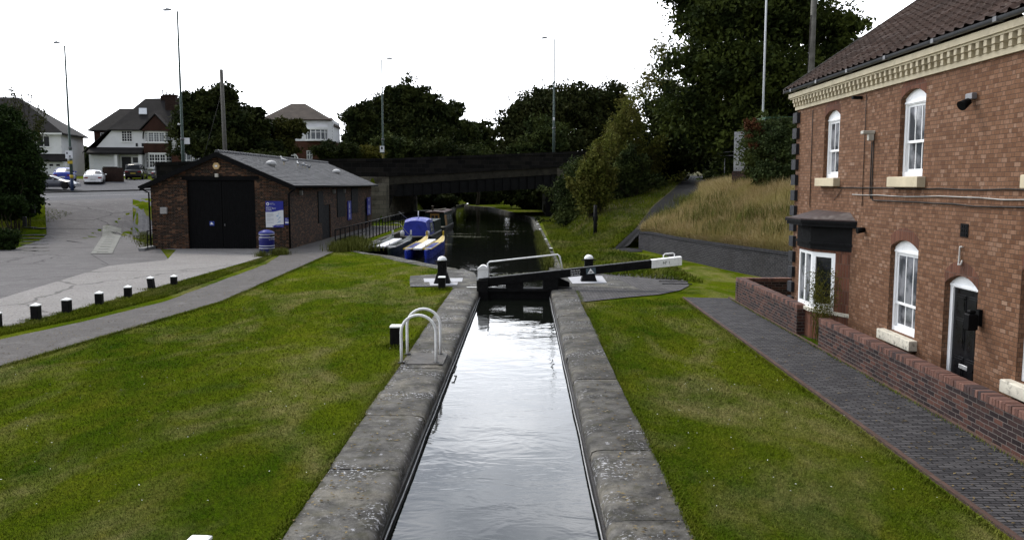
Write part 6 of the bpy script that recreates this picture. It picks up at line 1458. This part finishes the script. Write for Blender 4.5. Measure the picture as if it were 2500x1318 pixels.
tree('garden_tree', 'large dark garden tree behind the bare timber pole', gpt(510, 90, 4.5), [bl(490,265,90,50,45),bl(545,250,90,38,42),bl(470,320,89,50,60),bl(560,310,90,65,55),bl(520,360,88,80,45)], 24000, .23, L_dark, 41, .35, GH, per=45)
tree('garden_tree', 'spreading garden tree with gaps between the timber pole and the bow windowed house', gpt(620, 92, 4.5), [bl(610,285,92,34,30),bl(625,330,92,48,40),bl(590,350,91,50,40),bl(650,370,91,50,30)], 15000, .23, L_dark, 42, .28, GH, per=40)
tree('garden_tree', 'lighter olive garden tree in front of the bow windowed house', gpt(700, 94, 4.6), [bl(695,325,94,38,30),bl(720,315,93,28,22),bl(680,365,93,45,30)], 9500, .20, L_yel if False else leafmat('olive_leaf', (.022,.026,.006), (.055,.056,.014), trans=.1), 43, .22, GH, per=40)
def bush(name, label, blobs, n, leaf, mat, seed, z=0., cat='bush', **k):
    b = blobs[0]; t = thing(name, label, cat, (b[0], b[1], z)); rng = np.random.default_rng(seed); g = MB()
    for q in blobs:
        for _ in range(3): e = rng.normal(size=3)*.3; limb(g, (q[0]+e[0]*.4, q[1]+e[1]*.4, z-.1), (q[0]+e[0]*q[3], q[1]+e[1]*q[4], q[2]+q[5]*.5), .04, .012, rng)
    g.build('stem', M_bark, t, normals=False); crown(t, blobs, n, leaf, mat, seed, name='foliage', **k); return t
bush('round_bush', 'rounded clipped dark bush in front of the bow windowed house', [bl(800,372,106,40,26),bl(845,376,106,40,26)], 9000, .13, L_dark, 51, 5, clump=.12, rag=.06)
bush('hedge_bush', 'yellowish hedge between the rounded bush and the lamp on the bridge', [bl(893,375,108,30,20),bl(925,378,109,22,16)], 4500, .15, L_yel, 52, 5)
bush('hedge_bush', 'low dark hedge showing over the parapet in front of the garden trees', [bl(640,388,84,60,14),bl(560,390,84,50,12)], 5000, .16, L_dark, 53, 4)
for k, (px, py, Y, r, z, lab) in enumerate(((860,385,116,60,30,'low dark hedge behind the parapet at the yellowish hedge'),(960,372,118,70,40,'dark undergrowth behind the parapet below the ragged tall tree'),(1060,378,118,70,38,'dark undergrowth behind the parapet below the wispy pale topped tree'),(1150,392,124,60,34,'low undergrowth behind the parapet beside the gap of sky'))):
    c = atY(px, 500, Y); t = thing('undergrowth_bush', lab, 'bush', (c.x, Y, 3)); crown(t, [bl(px,py,Y,r,z)], 6000, .25, (L_dark, L_ivy)[k % 2], 131+k, name='foliage', inner=.35)
g = crown(None, [bl(px,400,175,75,30+8*math.sin(px)) for px in range(-300, 1000, 90)], 26000, .4, L_dark, 54, name='distant_wood'); tag(g, kind='stuff')
# foreground left: laurel hedge, whip of a young tree, low shrub
zl = zg(-33, 56)
bush('laurel_hedge', 'big glossy laurel hedge at the left picture edge', [bl(35,370,55,62,70),bl(50,450,56,52,60),bl(-40,330,54,80,80),bl(-20,450,54,80,60),bl(-130,380,55,90,110),bl(60,420,58,42,80),bl(10,500,53,60,30),bl(58,480,57,42,42),bl(78,440,59,28,60),bl(30,520,55,50,26),bl(66,505,56,44,34),bl(15,300,55,40,36)], 50000, .115, L_lau, 61, zl, 'hedge', clump=.13, per=45)
t = thing('young_tree', 'young tree with upright whippy shoots behind the laurel hedge', 'tree', gpt(40, 62, zg(-38, 62))); rng = np.random.default_rng(62); g = MB(); C = []
for k in range(34):
    px = rng.uniform(-60, 118); top = 205+rng.uniform(0, 70)+max(0, px-60)*.9; a = Vector(gpt(45+.25*(px-45), 62, 4)); b = atY(px, top, 61.5+rng.uniform(-1.5, 1.5)); limb(g, a, b, .04, .008, rng, 5, .03)
    for j in range(75): u = rng.uniform(.35, 1)**.6; C.append(np.array(a.lerp(b, u))+rng.normal(size=3)*.16*(1.25-u)*1.6)
g.build('trunk', M_bark, t, normals=False); C = np.array(C); raw('crown', leaves(C, .085, rng), len(C), 4, L_sap if False else leafmat('whip_leaf', (.020,.026,.006), (.05,.055,.014), trans=.1), t)
c = atg(15, 610); bush('low_shrub', 'low dark shrub in the grass below the stepping slabs', [(c.x, c.y, .45, .9, .8, .75), (c.x-1.0, c.y+.3, .4, 1., .8, .7)], 7000, .06, L_lau, 63, 0.)
# right-hand side
GS = 'saplings on the embankment'
def sap(label, px, y0, y1, Y, w, n, mat, seed, leaf=.12, name='sapling'):
    b = atY(px, y1, Y); t = thing(name, label, 'sapling', (b.x, Y, b.z), GS); rng = np.random.default_rng(seed); g = MB(); C = []; k = Y/2050
    for i in range(26):
        u = rng.normal(); top = atY(px+u*w*.5, y0+abs(u)*(y1-y0)*.22+rng.uniform(0, .25)*(y1-y0), Y+rng.normal()*w*k*.4); limb(g, (b.x+rng.normal()*.15, Y, b.z-.2), top, .035, .007, rng, 5, .05)
        A_ = np.array([b.x, Y, b.z]); T_ = np.array(top); m = n//26; uu = rng.uniform(.30, 1.02, m)[:, None]
        bow = np.sin(uu*math.pi)*rng.normal(size=3)*w*k*.18; C.append(A_*(1-uu)+T_*uu+bow+rng.normal(size=(m, 3))*w*k*.17*(1.1-uu*.75))
    g.build('trunk', M_bark, t, normals=False); C = np.concatenate(C); raw('crown', leaves(C, leaf, rng), len(C), 4, mat, t); return t
sap('yellowish sapling rising above the black upright post', 1452, 335, 530, 62, 64, 11000, L_sap, 71)
sap('taller sapling with pale top behind the yellowish one, left of the sycamore', 1540, 235, 470, 72, 95, 11000, L_sap, 72)
sap('leaning sapling nearest the ramp path', 1540, 340, 492, 66, 62, 9000, L_ivy, 73)
sap('bushy sapling by the right end of the bridge', 1408, 380, 540, 70, 80, 10000, L_ivy, 74)
sap('dark sapling hiding the bridge abutment', 1385, 450, 560, 76, 48, 6000, L_dark, 75)
sap('dense dark sapling under the sycamore above the ramp path', 1640, 330, 455, 76, 90, 10000, L_dark, 76)
sap('yellow tinged sapling between the oak and the sycamore', 1490, 300, 500, 68, 70, 8000, L_sap, 77)
bush('bramble_bush', 'low dark brambles along the foot of the saplings', [bl(1400,535,68,45,28),bl(1455,515,66,38,30),bl(1515,478,68,42,30),bl(1585,448,70,40,26)], 10000, .11, L_ivy, 78, .6)
bush('garden_hedge', 'tall ivy covered garden hedge between the timber fence and the cottage', [bl(1875,370,44,62,65),bl(1860,330,45,40,45),bl(1915,350,42,40,60),bl(1890,440,42,55,45),bl(1845,420,45,30,50),bl(1960,400,41,50,80)], 26000, .085, L_ivy, 79, 3.2, 'hedge', per=40)
t = thing('red_creeper', 'patch of reddish creeper on the hedge beside the timber fence', 'creeper', tuple(atY(1838, 330, 44.5))); crown(t, [bl(1838,325,44,24,34),bl(1850,370,43.6,16,34)], 2600, .07, L_red, 80, name='foliage', inner=0)
t = thing('fennel_plant', 'feathery yellow green plant growing in the gap beside the bay window', 'plant', (6.75, 19.1, 0)); rng = np.random.default_rng(81); g = MB(); C = []
for k in range(22):
    b = Vector((6.75+rng.normal()*.2, 19.05+rng.normal()*.42, 1.0+rng.uniform(0, .65))); limb(g, (6.75+rng.normal()*.05, 19.1+rng.normal()*.06, -.05), b, .008, .003, rng)
    for j in range(95): u = rng.uniform(.45, 1.08); C.append(np.array(Vector((6.75, 19.1, 0)).lerp(b, u))+rng.normal(size=3)*.08)
g.build('stem', L_sap, t, normals=False); C = np.array(C); raw('foliage', leaves(C, .022, rng), len(C), 4, L_yel, t)
# ------------------------------------------------------------------ grasses
def blades(name, P, h, w, mat, seed, lean=.5, parent=None):
    rng = np.random.default_rng(seed); n = len(P); a = rng.uniform(0, 2*math.pi, n); d = np.stack([np.cos(a), np.sin(a), np.zeros(n)], 1); s = np.stack([-np.sin(a), np.cos(a), np.zeros(n)], 1)
    H = (h*rng.uniform(.55, 1.25, n))[:, None]; W = (w*rng.uniform(.7, 1.3, n))[:, None]/2; l = (lean*rng.uniform(.2, 1.3, n))[:, None]; up = np.array([[0, 0, 1.]])
    m = P+up*H*.55+d*H*l*.3; e = P+up*H*np.sqrt(np.clip(1-l*l*.45, .2, 1))+d*H*l
    V = np.stack([P-s*W, P+s*W, m+s*W*.75, m-s*W*.75, m-s*W*.75, m+s*W*.75, e+s*W*.12, e-s*W*.12], 1).reshape(-1, 3)
    o = raw(name, V, n*2, 4, mat, parent); return o
def inside(poly, X, Y):
    r = np.zeros(len(X), bool); n = len(poly)
    for i in range(n):
        x0, y0 = poly[i]; x1, y1 = poly[(i+1) % n]; c = ((y0 > Y) != (y1 > Y)); r ^= c & (X < (x1-x0)*(Y-y0)/(y1-y0+1e-12)+x0)
    return r
def scatter(poly, n, rng, far=1.6, ymin=7):
    """points in an outline, thicker where they are seen larger"""
    P = np.array(poly); x0, y0 = P.min(0); x1, y1 = P.max(0); y0 = max(y0, ymin); k = n*7; u = rng.uniform(0, 1, k)
    Y = (y0**(1-far)+u*(y1**(1-far)-y0**(1-far)))**(1/(1-far)); X = rng.uniform(x0, x1, k); m = inside(poly, X, Y); return X[m][:n], Y[m][:n]
rng = np.random.default_rng(90)
LAWN_L = [(-2.49,6.5)]+[(-2.52,y) for y in (12,20,28.6)]+[tuple(at(1000,702)[:2]),tuple(at(1000,672)[:2]),tuple(at(1095,667)[:2]),(-3.9,36.2),(-6.2,39.9),(-7.3,42.0),(-9.6,44.4)]+[tuple(p) for p in A((812,618),(700,668),(540,738),(280,815),(0,896),(-260,978))]+[(-9,6.5)]
LAWN_R = [(1.75,6.5),(1.75,25.2),(3.2,26.0),(4.95,26.3),(4.95,6.5)]
for poly, n, sd in ((LAWN_L, 190000, 1), (LAWN_R, 120000, 2)):
    X, Y = scatter(poly, n, rng, 2.3); P = np.stack([X, Y, np.full(len(X), -.025)], 1)
    k = np.clip(Y/9, .9, 2.6); o = blades('grass', P, .030*k**.5, .006*k, M_blade, sd, .8); tag(o, kind='stuff')
# shaggy edges along the copings and paths, tufts at the posts
C = []
for x, s in ((-2.51, -1), (1.75, 1)):
    yy = rng.uniform(6.8, 28, 9000); yy = 6.8+(yy-6.8)**1.25/ (21.2**.25); C.append(np.stack([x+s*np.abs(rng.normal(size=9000))*.05-s*.05*rng.random(9000), yy, np.full(9000, -.02)], 1))
for (xa, ya), (xb, yb) in zip([tuple(p) for p in A((0,895),(540,737),(812,618))][:-1], [tuple(p) for p in A((0,895),(540,737),(812,618))][1:]):
    t_ = rng.random(5000); C.append(np.stack([xa+(xb-xa)*t_+rng.normal(size=5000)*.06, ya+(yb-ya)*t_-.03+rng.normal(size=5000)*.05, np.full(5000, -.02)], 1))
yy = rng.uniform(7, 26.3, 7000); C.append(np.stack([4.94-np.abs(rng.normal(size=7000))*.04, yy, np.full(7000, -.02)], 1))
o = blades('grass_edge', np.concatenate(C), .055, .009, M_blade, 5, .8); tag(o, kind='stuff')
C = []
strip = [tuple(p) for p in A((-260,880),(0,818),(200,776),(400,726),(640,640),(690,614),(600,641),(425,691),(313,723),(200,753),(0,803),(-260,868))]
X, Y = scatter(strip, 26000, rng, 1.2); C.append(np.stack([X, Y, np.full(len(X), -.02)], 1))
for px, py, ln, h, lab in bol: c = at(px, py); C.append(np.array([c.x, c.y, -.02])+rng.normal(size=(420, 3))*np.array([.16, .16, 0]))
for px, py in ((1079,705),(968,843)): c = at(px, py); C.append(np.array([c.x, c.y, -.02])+rng.normal(size=(500, 3))*np.array([.17, .17, 0]))
o = blades('verge_grass', np.concatenate(C), .085, .014, lawnmat('verge_blade', True), 6, .7); tag(o, kind='stuff')
# towpath, basin edges, left verge
C = []
X = rng.uniform(1.6, 6.5, 60000); Y = rng.uniform(30, 84, 60000); u_ = 6.4-(Y-46)*.05; m = (X > np.interp(Y, [30,34,38,84], [7,1.7,1.6,1.35])) & (X < np.interp(Y, [30,46,56,84], [9,4.6,3.8,2.4])); C.append(np.stack([X, Y, np.full(len(X), -.02)], 1)[m])
vv = rng.uniform(0, 2.6, 50000); uu = rng.uniform(4.8, 6.9, 50000); m = uu > 4.8+.3*ss(.7, 1.5, vv); C.append(hill(uu[m], vv[m]))
o = blades('towpath_grass', np.concatenate(C), .16, .028, lawnmat('towpath_blade', True), 7, .7); tag(o, kind='stuff')
M_dry = leafmat('dry_grass', (.20,.145,.055), (.46,.37,.20), (.30,.25,.10), .8, .1); M_grn = leafmat('coarse_green_grass', (.05,.062,.010), (.12,.125,.028), None, .8)
uu = rng.uniform(0, 3.12, 64000); vv = rng.uniform(0.02, 2.3, 64000); m = uu < 3.12-.5*ss(.55, 1.0, vv)*(1-ss(1.6, 2.1, vv)); P = hill(uu[m], vv[m]); o = blades('dry_grass', P, .62, .020, M_dry, 8, .75); tag(o, kind='stuff')
cl = hill(rng.uniform(.2, 3.0, 60), rng.uniform(.3, 1.7, 60)); P = (cl[rng.integers(0, 60, 9000)]+rng.normal(size=(9000, 3))*np.array([.5, .5, 0])); P[:, 2] -= .02; o = blades('green_tussocks', P, .55, .022, M_grn, 9, .6); tag(o, kind='stuff')
P = hill(rng.uniform(0, 3.05, 9000), rng.uniform(.0, .12, 9000)); o = blades('wall_top_grass', P, .5, .018, M_dry, 10, 1.0); tag(o, kind='stuff')
def weeds(name, label, pts, n, h, w, mat, seed, spread=.25, lean=.5):
    r_ = np.random.default_rng(seed); P = np.array(pts)[r_.integers(0, len(pts), n)]+r_.normal(size=(n, 3))*np.array([spread, spread, 0]); o = blades(name, P, h, w, mat, seed, lean); tag(o, kind='stuff'); return o
pts = [(-9.9+.25*math.sin(y), y, -.03) for y in np.arange(44.3, 50, .3)]+[tuple(at(a, b)) for a, b in ((835,612),(860,604),(880,606),(900,612))]
weeds('basin_weeds', '', pts, 5200, .5, .03, M_grn, 14, .35)
weeds('bin_weeds', '', [tuple(at(684,618)), tuple(at(694,622)), tuple(at(672,622)), tuple(at(640,626))], 900, .3, .02, M_grn, 15, .18)
weeds('bank_weeds', '', [(xr(y)+.05, y, -.15) for y in np.arange(36, 62, .35)], 5200, .34, .03, M_grn, 16, .10)
weeds('kerb_weeds', '', [tuple(at(340+6*k, 560+6*k)) for k in range(8)], 2600, .22, .025, M_grn, 17, .45)
X = rng.uniform(-45, -24, 40000); Y = rng.uniform(42, 66, 40000); e = np.interp(Y, [42,46,52,60,66], [at(40,606).x, at(60,600).x, atg(116,560).x, atg(110,515).x, atg(108,494).x]); m = (X < e-.15) & (X > -40)
Pz = np.stack([X[m], Y[m], zL(X[m], Y[m])-.01], 1); o = blades('rough_grass', Pz, .13, .03, lawnmat('rough_blade', True), 18, .7); tag(o, kind='stuff')
# flowers in the lawns
M_daisy = plain('daisy', (.7,.7,.66), .8)
def daisies(poly, n, seed):
    r_ = np.random.default_rng(seed); X, Y = scatter(poly, n, r_, 1.3, 9); C = np.stack([X, Y, np.full(len(X), .03)], 1); V = leaves(C, .011, r_, 3.); o = raw('daisies', V, len(C), 4, M_daisy); tag(o, kind='stuff')
daisies(LAWN_L, 260, 3); daisies(LAWN_R, 130, 4)
# fallen leaves and grit on the hard ground
C = []
for poly, n, z in ((A((-200,815),(0,728),(430,612),(690,612),(425,690),(0,802)), 700, .035), (A((0,829),(400,737),(705,608),(812,616),(540,735),(0,893)), 700, .02), ([(5.1,8),(5.1,26),(6.45,26),(6.45,8)], 420, .02), ([(-2.5,8),(-2.5,28),(-1.75,28),(-1.75,8)], 260, .014), ([(1.1,8),(1.1,28),(1.72,28),(1.72,8)], 220, .014)):
    X, Y = scatter(poly, n, rng, 1.5, 8); C.append(np.stack([X, Y, np.full(len(X), z)], 1))
C = np.concatenate(C); o = raw('leaf_litter', leaves(C, .026, rng, 6.), len(C), 4, leafmat('fallen_leaf', (.05,.035,.015), (.20,.15,.07))); tag(o, kind='stuff')
C = np.stack([6.41-np.abs(rng.normal(size=1500))*.03, rng.uniform(8, 26, 1500), np.full(1500, .01)], 1); o = blades('wall_foot_weeds', C, .05, .008, M_blade, 19, .8); tag(o, kind='stuff')
# floating weed on the dark pound, fallen leaves at the gate
C = []
for px, py, w, n in ((1110,571,50,160),(1230,565,45,150),(1120,577,45,160),(1150,579,40,120),(1090,597,18,60),(1400-60,640,10,30),(1175,690,9,60),(1240,672,50,120),(1290,668,40,120)):
    c = at(px, py, WATER); k = c.y/2050; m = rng.normal(size=(n, 3))*np.array([w*k*.5, .22, 0]); C.append(np.array([c.x, c.y, WATER+.008])+m)
C = np.concatenate(C); o = raw('floating_weed', leaves(C, .05, rng, 25.), len(C), 4, plain('pale_weed', (.16,.165,.10), .8)); tag(o, kind='stuff')
